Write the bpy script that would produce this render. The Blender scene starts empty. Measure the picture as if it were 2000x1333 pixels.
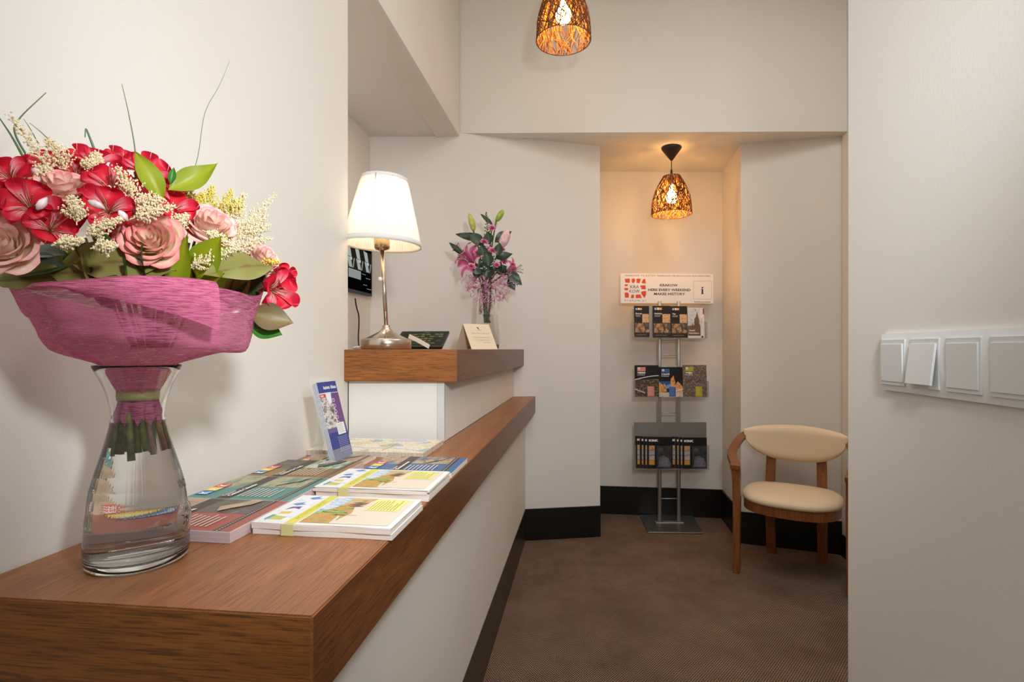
import bpy, bmesh, math, random
from mathutils import Vector, Matrix, Euler

random.seed(7)
SC = bpy.context.scene
COL = SC.collection
V = Vector

# ------------------------------------------------------------------ camera
F = 1050.0                      # focal length in pixels of the 2000 px wide frame
CX, CY = 1000.0, 682.5          # principal column, horizon row
H = 1.25                        # eye height
cam_d = bpy.data.cameras.new('camera')
cam_d.sensor_width = 36.0
cam_d.lens = F / 2000.0 * 36.0
cam_d.shift_y = (CY - 666.5) / 2000.0
cam_d.clip_start = 0.02
cam = bpy.data.objects.new('camera', cam_d)
COL.objects.link(cam)
cam.location = (0, 0, H)
cam.rotation_euler = (math.pi / 2, 0, 0)
SC.camera = cam

# ------------------------------------------------------------------ world, big lights, exposure
SC.view_settings.view_transform = 'Standard'
SC.view_settings.look = 'None'
SC.view_settings.gamma = 1.0
SC.view_settings.use_curve_mapping = False
SC.view_settings.exposure = 0.11
W = bpy.data.worlds.new('world')
SC.world = W
W.use_nodes = True
W.node_tree.nodes['Background'].inputs[0].default_value = (0.75, 0.8, 0.9, 1)
W.node_tree.nodes['Background'].inputs[1].default_value = 0.25


def area(name, loc, target, size, power, col=(1, 1, 1), size_y=None):
    d = bpy.data.lights.new(name, 'AREA')
    d.energy = power
    d.color = col
    d.size = size
    if size_y:
        d.shape = 'RECTANGLE'
        d.size_y = size_y
    o = bpy.data.objects.new(name, d)
    COL.objects.link(o)
    o.location = loc
    o.rotation_euler = (V(target) - V(loc)).to_track_quat('-Z', 'Y').to_euler()
    return o


def spot(name, loc, target, angle, blend, radius, power, col=(1, 1, 1)):
    d = bpy.data.lights.new(name, 'SPOT')
    d.energy = power
    d.color = col
    d.spot_size = math.radians(angle)
    d.spot_blend = blend
    d.shadow_soft_size = radius
    o = bpy.data.objects.new(name, d)
    COL.objects.link(o)
    o.location = loc
    o.rotation_euler = (V(target) - V(loc)).to_track_quat('-Z', 'Y').to_euler()
    return o


area('hall_ceiling_light', (0.16, 0.45, 3.58), (0.16, 0.46, 0.0), 1.1, 11, (0.90, 0.955, 1.0))
spot('camera_flash', (0.24, 0.07, 1.66), (-0.50, 3.0, 1.36), 108, 1.0, .06, 72, (0.92, 0.965, 1.0))
area('corridor_ceiling_light', (1.15, 1.6, 3.58), (1.15, 1.7, 0.0), 0.9, 17, (0.96, 0.97, 0.97))
area('hall_rear_fill', (0.0, -1.25, 3.58), (0.0, -0.9, 0.0), 1.2, 18, (0.90, 0.955, 1.0))  # unseen fill, added to lift surfaces facing the camera
area('reception_fill', (-0.72, 2.45, 2.57), (-0.70, 2.55, 0.0), 0.35, 3.0, (1.0, 0.97, 0.92))  # unseen fill, added to brighten the recess and far left wall


# ------------------------------------------------------------------ helpers
def srgb(c):
    out = []
    for x in c[:3]:
        x /= 255.0
        out.append(x / 12.92 if x <= 0.04045 else ((x + 0.055) / 1.055) ** 2.4)
    return tuple(out) + (1.0,)


def at(px, py, Y):
    return V(((px - CX) * Y / F, Y, H - (py - CY) * Y / F))


def ray(px, py, dist):
    a = (px - CX) / F
    return at(px, py, dist / math.sqrt(1 + a * a))


MATS = {}


def new_mat(name):
    m = bpy.data.materials.new(name)
    m.use_nodes = True
    nt = m.node_tree
    return m, nt, nt.nodes['Principled BSDF']


def mat(name, col, rough=0.5, metal=0.0, spec=0.5, noise=0.0, nscale=30, bump=0.0, bscale=200, coat=0.0, stretch=(1, 1, 1)):
    if name in MATS:
        return MATS[name]
    m, nt, b = new_mat(name)
    L = nt.links.new
    b.inputs['Base Color'].default_value = srgb(col)
    b.inputs['Roughness'].default_value = rough
    b.inputs['Metallic'].default_value = metal
    b.inputs['Specular IOR Level'].default_value = spec
    b.inputs['Coat Weight'].default_value = coat
    if noise or bump:
        tc = nt.nodes.new('ShaderNodeTexCoord')
        mp = nt.nodes.new('ShaderNodeMapping')
        mp.inputs['Scale'].default_value = stretch
        L(tc.outputs['Object'], mp.inputs['Vector'])
    if noise:
        n = nt.nodes.new('ShaderNodeTexNoise')
        n.inputs['Scale'].default_value = nscale
        n.inputs['Detail'].default_value = 5
        L(mp.outputs[0], n.inputs['Vector'])
        r = nt.nodes.new('ShaderNodeValToRGB')
        c0 = [max(0, x * (1 - noise)) for x in col]
        c1 = [min(255, x * (1 + noise * .6)) for x in col]
        r.color_ramp.elements[0].position = .3
        r.color_ramp.elements[1].position = .7
        r.color_ramp.elements[0].color = srgb(c0)
        r.color_ramp.elements[1].color = srgb(c1)
        L(n.outputs['Fac'], r.inputs[0])
        L(r.outputs[0], b.inputs['Base Color'])
    if bump:
        n2 = nt.nodes.new('ShaderNodeTexNoise')
        n2.inputs['Scale'].default_value = bscale
        n2.inputs['Detail'].default_value = 3
        L(mp.outputs[0], n2.inputs['Vector'])
        bp = nt.nodes.new('ShaderNodeBump')
        bp.inputs['Strength'].default_value = bump
        bp.inputs['Distance'].default_value = 0.002
        L(n2.outputs['Fac'], bp.inputs['Height'])
        L(bp.outputs[0], b.inputs['Normal'])
    MATS[name] = m
    return m


def ink(col):
    """flat printing ink / coated paper of one colour"""
    return mat('ink_%d_%d_%d' % tuple(int(c) for c in col), col, 0.42, spec=0.35)


def photo_mat(name, cols, scale=30, stretch=(1, 1, 1), detail=6, voronoi=False, rough=.4):
    """a printed picture: procedural blotches in the picture's own colours"""
    if name in MATS:
        return MATS[name]
    m, nt, b = new_mat(name)
    L = nt.links.new
    b.inputs['Roughness'].default_value = rough
    tc = nt.nodes.new('ShaderNodeTexCoord')
    mp = nt.nodes.new('ShaderNodeMapping')
    mp.inputs['Scale'].default_value = stretch
    L(tc.outputs['Object'], mp.inputs['Vector'])
    if voronoi:
        n = nt.nodes.new('ShaderNodeTexVoronoi')
        n.inputs['Scale'].default_value = scale
        sep = nt.nodes.new('ShaderNodeSeparateColor')
        L(mp.outputs[0], n.inputs['Vector'])
        L(n.outputs['Color'], sep.inputs[0])
        fac = sep.outputs[0]
    else:
        n = nt.nodes.new('ShaderNodeTexNoise')
        n.inputs['Scale'].default_value = scale
        n.inputs['Detail'].default_value = detail
        n.inputs['Roughness'].default_value = .65
        L(mp.outputs[0], n.inputs['Vector'])
        fac = n.outputs['Fac']
    r = nt.nodes.new('ShaderNodeValToRGB')
    el = r.color_ramp.elements
    lo, hi = (.0, 1.0) if voronoi else (.33, .67)
    while len(el) < len(cols):
        el.new(.5)
    for i, c in enumerate(cols):
        el[i].position = lo + (hi - lo) * i / (len(cols) - 1)
        el[i].color = srgb(c)
    if voronoi:
        r.color_ramp.interpolation = 'CONSTANT'
    L(fac, r.inputs[0])
    L(r.outputs[0], b.inputs['Base Color'])
    MATS[name] = m
    return m


def wood_mat(name, light, dark, axis, rough=.38, sc=1.0, coat=.05):
    """oak with open grain running along one local axis (0, 1 or 2)"""
    if name in MATS:
        return MATS[name]
    m, nt, b = new_mat(name)
    L = nt.links.new
    tc = nt.nodes.new('ShaderNodeTexCoord')

    def noise(across, along, detail, rgh=.6):
        mp = nt.nodes.new('ShaderNodeMapping')
        s = [across * sc] * 3
        s[axis] = along * sc
        mp.inputs['Scale'].default_value = s
        L(tc.outputs['Object'], mp.inputs['Vector'])
        n = nt.nodes.new('ShaderNodeTexNoise')
        n.inputs['Scale'].default_value = 1
        n.inputs['Detail'].default_value = detail
        n.inputs['Roughness'].default_value = rgh
        L(mp.outputs[0], n.inputs['Vector'])
        return n.outputs['Fac']
    broad = noise(14, 1.4, 4)
    fine = noise(260, 9, 3, .7)
    r1 = nt.nodes.new('ShaderNodeValToRGB')
    r1.color_ramp.elements[0].position = .32
    r1.color_ramp.elements[1].position = .68
    r1.color_ramp.elements[0].color = srgb([d * .45 + l * .55 for d, l in zip(dark, light)])
    r1.color_ramp.elements[1].color = srgb(light)
    L(broad, r1.inputs[0])
    r2 = nt.nodes.new('ShaderNodeValToRGB')
    r2.color_ramp.elements[0].position = .36
    r2.color_ramp.elements[1].position = .54
    r2.color_ramp.elements[0].color = (1, 1, 1, 1)
    r2.color_ramp.elements[1].color = (0, 0, 0, 1)
    L(fine, r2.inputs[0])
    mx = nt.nodes.new('ShaderNodeMix')
    mx.data_type = 'RGBA'
    L(r2.outputs[0], mx.inputs[0])
    L(r1.outputs[0], mx.inputs[6])
    mx.inputs[7].default_value = srgb(dark)
    mul = nt.nodes.new('ShaderNodeMath')
    mul.operation = 'MULTIPLY'
    mul.inputs[1].default_value = .75
    L(r2.outputs[0], mul.inputs[0])
    L(mul.outputs[0], mx.inputs[0])
    L(mx.outputs[2], b.inputs['Base Color'])
    b.inputs['Roughness'].default_value = rough
    b.inputs['Coat Weight'].default_value = coat
    b.inputs['Coat Roughness'].default_value = .25
    bp = nt.nodes.new('ShaderNodeBump')
    bp.inputs['Strength'].default_value = .12
    bp.inputs['Distance'].default_value = .001
    L(fine, bp.inputs['Height'])
    L(bp.outputs[0], b.inputs['Normal'])
    MATS[name] = m
    return m


def glass_mat(name, col=(1, 1, 1, 1), ior=1.45, rough=0.0):
    if name in MATS:
        return MATS[name]
    m, nt, b = new_mat(name)
    b.inputs['Base Color'].default_value = col
    b.inputs['Transmission Weight'].default_value = 1
    b.inputs['Roughness'].default_value = rough
    b.inputs['IOR'].default_value = ior
    MATS[name] = m
    return m


def acrylic_mat(name='clear_acrylic', tint=(230, 232, 228), alpha=.16):
    """thin clear sheet: mostly see-through with a glossy skin"""
    if name in MATS:
        return MATS[name]
    m, nt, b = new_mat(name)
    b.inputs['Base Color'].default_value = srgb(tint)
    b.inputs['Alpha'].default_value = alpha
    b.inputs['Roughness'].default_value = .08
    b.inputs['Specular IOR Level'].default_value = .6
    MATS[name] = m
    return m


def emit_mat(name, col, strength):
    if name in MATS:
        return MATS[name]
    m = bpy.data.materials.new(name)
    m.use_nodes = True
    nt = m.node_tree
    nt.nodes.clear()
    e = nt.nodes.new('ShaderNodeEmission')
    o = nt.nodes.new('ShaderNodeOutputMaterial')
    e.inputs[0].default_value = srgb(col)
    e.inputs[1].default_value = strength
    nt.links.new(e.outputs[0], o.inputs[0])
    MATS[name] = m
    return m


def attr_mat(name, attr, cols, rough=.5, noise=.0, nscale=120, transl=.0, streak=None, spec=.3):
    """petal / leaf: colour from a per-vertex value stored on the mesh (0 at the base, 1 at the edge)"""
    if name in MATS:
        return MATS[name]
    m, nt, b = new_mat(name)
    L = nt.links.new
    a = nt.nodes.new('ShaderNodeAttribute')
    a.attribute_name = attr
    fac = a.outputs['Fac']
    if noise:
        tc = nt.nodes.new('ShaderNodeTexCoord')
        n = nt.nodes.new('ShaderNodeTexNoise')
        n.inputs['Scale'].default_value = nscale
        n.inputs['Detail'].default_value = 4
        L(tc.outputs['Object'], n.inputs['Vector'])
        ma = nt.nodes.new('ShaderNodeMath')
        ma.operation = 'MULTIPLY_ADD'
        ma.inputs[1].default_value = noise
        L(n.outputs['Fac'], ma.inputs[0])
        mb = nt.nodes.new('ShaderNodeMath')
        mb.operation = 'SUBTRACT'
        mb.inputs[1].default_value = noise * .5
        L(fac, mb.inputs[0])
        L(mb.outputs[0], ma.inputs[2])
        fac = ma.outputs[0]
    r = nt.nodes.new('ShaderNodeValToRGB')
    el = r.color_ramp.elements
    while len(el) < len(cols):
        el.new(.5)
    for i, (p, c) in enumerate(cols):
        el[i].position = p
        el[i].color = srgb(c)
    L(fac, r.inputs[0])
    colout = r.outputs[0]
    if streak:
        a2 = nt.nodes.new('ShaderNodeAttribute')
        a2.attribute_name = 'side'
        s = nt.nodes.new('ShaderNodeMath')
        s.operation = 'MULTIPLY'
        s.inputs[1].default_value = streak[1]
        L(a2.outputs['Fac'], s.inputs[0])
        si = nt.nodes.new('ShaderNodeMath')
        si.operation = 'SINE'
        L(s.outputs[0], si.inputs[0])
        g = nt.nodes.new('ShaderNodeMath')
        g.operation = 'GREATER_THAN'
        g.inputs[1].default_value = streak[2]
        L(si.outputs[0], g.inputs[0])
        lim = nt.nodes.new('ShaderNodeMapRange')
        lim.inputs[1].default_value = streak[3]
        lim.inputs[2].default_value = streak[4]
        lim.inputs[3].default_value = 1
        lim.inputs[4].default_value = 0
        L(a.outputs['Fac'], lim.inputs[0])
        g2 = nt.nodes.new('ShaderNodeMath')
        g2.operation = 'MULTIPLY'
        L(g.outputs[0], g2.inputs[0])
        L(lim.outputs[0], g2.inputs[1])
        mx = nt.nodes.new('ShaderNodeMix')
        mx.data_type = 'RGBA'
        L(g2.outputs[0], mx.inputs[0])
        L(colout, mx.inputs[6])
        mx.inputs[7].default_value = srgb(streak[0])
        colout = mx.outputs[2]
    L(colout, b.inputs['Base Color'])
    b.inputs['Roughness'].default_value = rough
    b.inputs['Specular IOR Level'].default_value = spec
    if transl:
        out = nt.nodes['Material Output']
        t = nt.nodes.new('ShaderNodeBsdfTranslucent')
        L(colout, t.inputs[0])
        ms = nt.nodes.new('ShaderNodeMixShader')
        ms.inputs[0].default_value = transl
        L(b.outputs[0], ms.inputs[1])
        L(t.outputs[0], ms.inputs[2])
        L(ms.outputs[0], out.inputs[0])
    MATS[name] = m
    return m


# ---- objects
def thing(name, label, cat, loc=(0, 0, 0), rotz=0.0, group=None):
    o = bpy.data.objects.new(name, None)
    o.empty_display_size = .05
    COL.objects.link(o)
    o.location = loc
    o.rotation_euler = (0, 0, rotz)
    return tag(o, label, cat, group)


def tag(o, label=None, cat=None, group=None, kind=None):
    if label:
        o['label'] = label
    if cat:
        o['category'] = cat
    if group:
        o['group'] = group
    if kind:
        o['kind'] = kind
    return o


def world_of(o):
    m = Matrix.LocRotScale(o.location, o.rotation_euler, o.scale)
    if o.parent:
        m = world_of(o.parent) @ o.matrix_parent_inverse @ m
    return m


def obj(name, bm, mats, parent=None, smooth=False, frame=None, local=False):
    """link a bmesh as one mesh object. Vertices are in world space unless local=True.
    frame: the object's own world matrix (its axes are what object-space textures follow)."""
    if isinstance(bm, bpy.types.Mesh):
        me = bm
        me.name = name
    else:
        me = bpy.data.meshes.new(name)
        bmesh.ops.recalc_face_normals(bm, faces=bm.faces)
        bm.to_mesh(me)
        bm.free()
    if not isinstance(mats, (list, tuple)):
        mats = [mats]
    if len(me.materials) == 0:
        for m in mats:
            me.materials.append(m)
    if smooth:
        for p in me.polygons:
            p.use_smooth = True
    o = bpy.data.objects.new(name, me)
    COL.objects.link(o)
    fr = frame if frame is not None else None
    if parent is not None:
        o.parent = parent
        pw = world_of(parent)
        if local:
            if fr is not None:
                o.matrix_basis = fr
        else:
            if fr is None:
                fr = pw
            me.transform(fr.inverted())
            o.matrix_basis = pw.inverted() @ fr
    else:
        if fr is None:
            fr = Matrix.Identity(4)
        if not local:
            me.transform(fr.inverted())
        o.matrix_basis = fr
    return o


def struct(name, bm, m, parent=None, **k):
    o = obj(name, bm, m, parent, **k)
    o['kind'] = 'structure'
    return o


def prism(bm, pts, z0, z1, mi=0):
    """closed prism over a plan polygon; z0 and z1 may be lists, one height per corner"""
    n = len(pts)
    zz0 = z0 if isinstance(z0, (list, tuple)) else [z0] * n
    zz1 = z1 if isinstance(z1, (list, tuple)) else [z1] * n
    lo = [bm.verts.new((p[0], p[1], z)) for p, z in zip(pts, zz0)]
    hi = [bm.verts.new((p[0], p[1], z)) for p, z in zip(pts, zz1)]
    fs = [bm.faces.new(lo[::-1]), bm.faces.new(hi)]
    for i in range(n):
        j = (i + 1) % n
        fs.append(bm.faces.new((lo[i], lo[j], hi[j], hi[i])))
    for f in fs:
        f.material_index = mi
    return fs


def box(bm, lo, hi, mi=0, mx=None):
    x0, y0, z0 = lo
    x1, y1, z1 = hi
    vs = [bm.verts.new(v) for v in ((x0, y0, z0), (x1, y0, z0), (x1, y1, z0), (x0, y1, z0),
                                    (x0, y0, z1), (x1, y0, z1), (x1, y1, z1), (x0, y1, z1))]
    if mx is not None:
        for v in vs:
            v.co = mx @ v.co
    fs = [bm.faces.new([vs[i] for i in q]) for q in ((3, 2, 1, 0), (4, 5, 6, 7), (0, 1, 5, 4), (1, 2, 6, 5), (2, 3, 7, 6), (3, 0, 4, 7))]
    for f in fs:
        f.material_index = mi
    return fs


def bevel(bm, r, seg=2):
    bmesh.ops.remove_doubles(bm, verts=bm.verts, dist=1e-6)
    bmesh.ops.bevel(bm, geom=[e for e in bm.edges if e.calc_face_angle(0) > .5], offset=r, segments=seg, affect='EDGES', profile=.6)


def tube(bm, pts, r, n=8, caps=True, mi=0):
    pts = [V(p) for p in pts]
    rs = r if isinstance(r, (list, tuple)) else [r] * len(pts)
    rings = []
    t0 = (pts[1] - pts[0]).normalized()
    up = V((0, 0, 1)) if abs(t0.z) < .9 else V((1, 0, 0))
    nrm = (up - t0 * up.dot(t0)).normalized()
    for i, p in enumerate(pts):
        if i == 0:
            t = pts[1] - pts[0]
        elif i == len(pts) - 1:
            t = pts[-1] - pts[-2]
        else:
            t = pts[i + 1] - pts[i - 1]
        t.normalize()
        nrm = (nrm - t * nrm.dot(t)).normalized()
        b = t.cross(nrm)
        rings.append([bm.verts.new(p + (nrm * math.cos(a) + b * math.sin(a)) * rs[i]) for a in [2 * math.pi * k / n for k in range(n)]])
    for a, b in zip(rings, rings[1:]):
        for k in range(n):
            f = bm.faces.new((a[k], a[(k + 1) % n], b[(k + 1) % n], b[k]))
            f.material_index = mi
    if caps:
        bm.faces.new(rings[0][::-1]).material_index = mi
        bm.faces.new(rings[-1]).material_index = mi


def sweep_rect(bm, pts, ws, hs, side):
    """bar of rectangular section: ws along the (per point) side vector, hs along the third axis"""
    pts = [V(p) for p in pts]
    n = len(pts)
    ws = ws if isinstance(ws, (list, tuple)) else [ws] * n
    hs = hs if isinstance(hs, (list, tuple)) else [hs] * n
    rings = []
    for i, p in enumerate(pts):
        t = (pts[min(i + 1, n - 1)] - pts[max(i - 1, 0)]).normalized()
        s = V(side[i] if isinstance(side, list) else side)
        s = (s - t * s.dot(t)).normalized()
        u = t.cross(s)
        w, h = ws[i] / 2, hs[i] / 2
        rings.append([bm.verts.new(p + s * a * w + u * b * h) for a, b in ((-1, -1), (1, -1), (1, 1), (-1, 1))])
    for a, b in zip(rings, rings[1:]):
        for k in range(4):
            bm.faces.new((a[k], a[(k + 1) % 4], b[(k + 1) % 4], b[k]))
    bm.faces.new(rings[0][::-1])
    bm.faces.new(rings[-1])


def lathe(bm, prof, c=(0, 0, 0), n=32, mi=0, close=False):
    """revolve (r, z) points round the vertical through c"""
    c = V(c)
    rings = []
    for r, z in prof:
        if r < 1e-6:
            rings.append([bm.verts.new(c + V((0, 0, z)))])
        else:
            rings.append([bm.verts.new(c + V((r * math.cos(2 * math.pi * k / n), r * math.sin(2 * math.pi * k / n), z))) for k in range(n)])
    prs = list(zip(rings, rings[1:]))
    if close:
        prs.append((rings[-1], rings[0]))
    for a, b in prs:
        for k in range(n):
            j = (k + 1) % n
            if len(a) == 1 and len(b) == 1:
                continue
            if len(a) == 1:
                f = bm.faces.new((a[0], b[j], b[k]))
            elif len(b) == 1:
                f = bm.faces.new((a[k], a[j], b[0]))
            else:
                f = bm.faces.new((a[k], a[j], b[j], b[k]))
            f.material_index = mi


def blob(bm, c, r, sc=(1, 1, 1), sub=1, mi=0):
    ret = bmesh.ops.create_icosphere(bm, subdivisions=sub, radius=r, matrix=Matrix.Translation(c) @ Matrix.Diagonal((*sc, 1)))
    if mi:
        for v in ret['verts']:
            for f in v.link_faces:
                f.material_index = mi


def octa(bm, c, r):
    vs = [bm.verts.new(V(c) + V(d) * r) for d in ((1, 0, 0), (-1, 0, 0), (0, 1, 0), (0, -1, 0), (0, 0, 1), (0, 0, -1))]
    for q in ((0, 2, 4), (2, 1, 4), (1, 3, 4), (3, 0, 4), (2, 0, 5), (1, 2, 5), (3, 1, 5), (0, 3, 5)):
        bm.faces.new([vs[i] for i in q])


def spline(pts, n=12):
    """Catmull-Rom through points"""
    pts = [V(p) for p in pts]
    P = [pts[0] * 2 - pts[1]] + pts + [pts[-1] * 2 - pts[-2]]
    out = []
    for i in range(1, len(P) - 2):
        for k in range(n):
            t = k / n
            a, b, c, d = P[i - 1], P[i], P[i + 1], P[i + 2]
            out.append(.5 * ((2 * b) + (c - a) * t + (2 * a - 5 * b + 4 * c - d) * t * t + (3 * b - a - 3 * c + d) * t ** 3))
    out.append(pts[-1])
    return out


def frame(o, ux, uy):
    ux = V(ux).normalized()
    uy = V(uy)
    uy = (uy - ux * uy.dot(ux)).normalized()
    n = ux.cross(uy)
    m = Matrix((ux, uy, n)).transposed().to_4x4()
    m.translation = V(o)
    return m


# ---- flat print on a sheet
TXT = {}


def text_geo(s, bold):
    k = (s, bold)
    if k not in TXT:
        cu = bpy.data.curves.new('lettering', 'FONT')
        cu.body = s
        cu.size = 1.0
        cu.offset = bold
        cu.resolution_u = 2
        ob = bpy.data.objects.new('lettering', cu)
        me = bpy.data.meshes.new_from_object(ob)
        vs = [v.co.xy.copy() for v in me.vertices]
        fs = [tuple(p.vertices) for p in me.polygons]
        x0 = min((v.x for v in vs), default=0)
        x1 = max((v.x for v in vs), default=1)
        TXT[k] = ([V((v.x - x0, v.y)) for v in vs], fs, x1 - x0)
        bpy.data.objects.remove(ob)
        bpy.data.curves.remove(cu)
        bpy.data.meshes.remove(me)
    return TXT[k]


class Sheet:
    """a sheet or block w x h x t (local x, y, z; the print is on the +z face)"""

    def __init__(s, w, h, t, edge, face=None, side_mi=None):
        s.bm = bmesh.new()
        s.mats = []
        s.w, s.h, s.t, s.l = w, h, t, 0
        e = s.mi(edge)
        fs = box(s.bm, (0, 0, 0), (w, h, t), e)
        if face is not None:
            fs[1].material_index = s.mi(face)

    def mi(s, m):
        if m not in s.mats:
            s.mats.append(m)
        return s.mats.index(m)

    def z(s):
        s.l += 1
        return s.t + .00008 + .00004 * s.l

    def poly(s, pts, m):
        z = s.z()
        f = s.bm.faces.new([s.bm.verts.new((x, y, z)) for x, y in pts])
        f.normal_update()
        if f.normal.z < 0:
            f.normal_flip()
        f.material_index = s.mi(m)

    def rect(s, x, y, w, h, m):
        s.poly([(x, y), (x + w, y), (x + w, y + h), (x, y + h)], m)

    def ell(s, x, y, a, b, m, n=16):
        s.poly([(x + a * math.cos(2 * math.pi * k / n), y + b * math.sin(2 * math.pi * k / n)) for k in range(n)], m)

    def lines(s, x, y, w, n, pitch, th, m, ragged=.25, rnd=None):
        rnd = rnd or random.Random(3)
        for i in range(n):
            s.rect(x, y - i * pitch, w * (1 - ragged * rnd.random()), th, m)

    def text(s, t, x, y, size, m, width=None, align='L', rot=0.0, bold=0.0, sx=1.0):
        vs, fs, wd = text_geo(t, bold)
        k = size * sx
        if width:
            k = width / wd
        off = {'L': 0, 'C': -wd * k / 2, 'R': -wd * k}[align]
        z = s.z()
        c, sn = math.cos(rot), math.sin(rot)
        nv = []
        for v in vs:
            a, b = v.x * k + off, v.y * size
            nv.append(s.bm.verts.new((x + a * c - b * sn, y + a * sn + b * c, z)))
        mi = s.mi(m)
        for f in fs:
            try:
                q = s.bm.faces.new([nv[i] for i in f])
            except ValueError:
                continue
            q.normal_update()
            if q.normal.z < 0:
                q.normal_flip()
            q.material_index = mi

    def done(s, name, parent=None, fr=None):
        me = bpy.data.meshes.new(name)
        s.bm.to_mesh(me)
        s.bm.free()
        for m in s.mats:
            me.materials.append(m)
        o = bpy.data.objects.new(name, me)
        COL.objects.link(o)
        fr = fr or Matrix.Identity(4)
        if parent is not None:
            o.parent = parent
            o.matrix_basis = world_of(parent).inverted() @ fr
        else:
            o.matrix_basis = fr
        return o

# ------------------------------------------------------------------ surfaces
def wall_paint():
    m, nt, b = new_mat('wall_paint')
    L = nt.links.new
    tc = nt.nodes.new('ShaderNodeTexCoord')
    n = nt.nodes.new('ShaderNodeTexNoise')
    n.inputs['Scale'].default_value = 240
    n.inputs['Detail'].default_value = 3
    L(tc.outputs['Object'], n.inputs['Vector'])
    n2 = nt.nodes.new('ShaderNodeTexNoise')
    n2.inputs['Scale'].default_value = 2.5
    n2.inputs['Detail'].default_value = 2
    L(tc.outputs['Object'], n2.inputs['Vector'])
    r = nt.nodes.new('ShaderNodeValToRGB')
    r.color_ramp.elements[0].color = srgb((226, 220, 211))
    r.color_ramp.elements[1].color = srgb((231, 226, 218))
    L(n2.outputs['Fac'], r.inputs[0])
    L(r.outputs[0], b.inputs['Base Color'])
    b.inputs['Roughness'].default_value = .62
    b.inputs['Specular IOR Level'].default_value = .25
    bp = nt.nodes.new('ShaderNodeBump')
    bp.inputs['Strength'].default_value = .10
    bp.inputs['Distance'].default_value = .002
    L(n.outputs['Fac'], bp.inputs['Height'])
    L(bp.outputs[0], b.inputs['Normal'])
    return m


def carpet_mat():
    """flat woven carpet: rows of light loops on a brown ground"""
    m, nt, b = new_mat('woven_carpet')
    L = nt.links.new
    tc = nt.nodes.new('ShaderNodeTexCoord')
    mp = nt.nodes.new('ShaderNodeMapping')
    mp.inputs['Rotation'].default_value = (0, 0, .1325)
    L(tc.outputs['Object'], mp.inputs['Vector'])
    br = nt.nodes.new('ShaderNodeTexBrick')
    br.inputs['Scale'].default_value = 1
    br.inputs['Brick Width'].default_value = .0100
    br.inputs['Row Height'].default_value = .0072
    br.inputs['Mortar Size'].default_value = .0027
    br.inputs['Mortar Smooth'].default_value = .6
    br.offset = .5
    L(mp.outputs[0], br.inputs['Vector'])
    n = nt.nodes.new('ShaderNodeTexNoise')
    n.inputs['Scale'].default_value = 3.0
    n.inputs['Detail'].default_value = 8
    n.inputs['Roughness'].default_value = .7
    L(tc.outputs['Object'], n.inputs['Vector'])
    r = nt.nodes.new('ShaderNodeValToRGB')
    r.color_ramp.elements[0].position = .3
    r.color_ramp.elements[1].position = .72
    r.color_ramp.elements[0].color = srgb((140, 114, 94))
    r.color_ramp.elements[1].color = srgb((200, 172, 146))
    L(n.outputs['Fac'], r.inputs[0])
    mx = nt.nodes.new('ShaderNodeMix')
    mx.data_type = 'RGBA'
    L(br.outputs['Fac'], mx.inputs[0])
    L(r.outputs[0], mx.inputs[6])
    mx.inputs[7].default_value = srgb((72, 56, 46))
    L(mx.outputs[2], b.inputs['Base Color'])
    b.inputs['Roughness'].default_value = .95
    b.inputs['Specular IOR Level'].default_value = .1
    inv = nt.nodes.new('ShaderNodeMath')
    inv.operation = 'SUBTRACT'
    inv.inputs[0].default_value = 1
    L(br.outputs['Fac'], inv.inputs[1])
    bp = nt.nodes.new('ShaderNodeBump')
    bp.inputs['Strength'].default_value = .5
    bp.inputs['Distance'].default_value = .002
    L(inv.outputs[0], bp.inputs['Height'])
    L(bp.outputs[0], b.inputs['Normal'])
    return m


PAINT = wall_paint()
CARPET = carpet_mat()
BLACK = mat('black_baseboard', (21, 17, 14), .38, spec=.4)
PLINTH = mat('dark_brown_plinth', (46, 35, 28), .3, spec=.5)
CEIL = mat('ceiling_paint', (230, 226, 219), .8, spec=.2, bump=.08, bscale=240)
LAM = mat('white_laminate', (236, 234, 228), .3, spec=.4)
SS = .1329                                     # slope of the counter axis in plan
PHI = math.atan(SS)
AX = V((math.sin(PHI), math.cos(PHI), 0))      # along the counter, away from the camera
AU = V((math.cos(PHI), -math.sin(PHI), 0))     # across it, towards the corridor
ROT = Matrix.Rotation(-PHI, 4, 'Z')


def wl(y):                                     # x of the left wall's face at depth y
    return -.803 + SS * y


def wr(y):                                     # x of the near right wall's face
    return .4476 + SS * y


ZC = 3.62
YB = -2.6
# ---- left wall, lintel over the reception opening, near right wall
bm = bmesh.new()
prism(bm, [(wl(YB) - .14, YB), (wl(YB), YB), (wl(1.832), 1.832), (wl(1.832) - .14, 1.832)], 0, ZC)
struct('wall_left', bm, PAINT)
bm = bmesh.new()
prism(bm, [(wl(1.833) - .14, 1.833), (wl(1.833), 1.833), (-.337, 3.452), (-.48, 3.43)], [2.612, 2.612, 2.622, 2.60], ZC)
struct('wall_lintel', bm, PAINT)
bm = bmesh.new()
ye = .912
prism(bm, [(wr(YB), YB), (wr(ye), ye), (wr(ye) + .13, ye + .0), (wr(YB) + .13, YB)], 0, ZC)
bevel(bm, .004, 2)
struct('wall_right', bm, PAINT)

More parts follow.
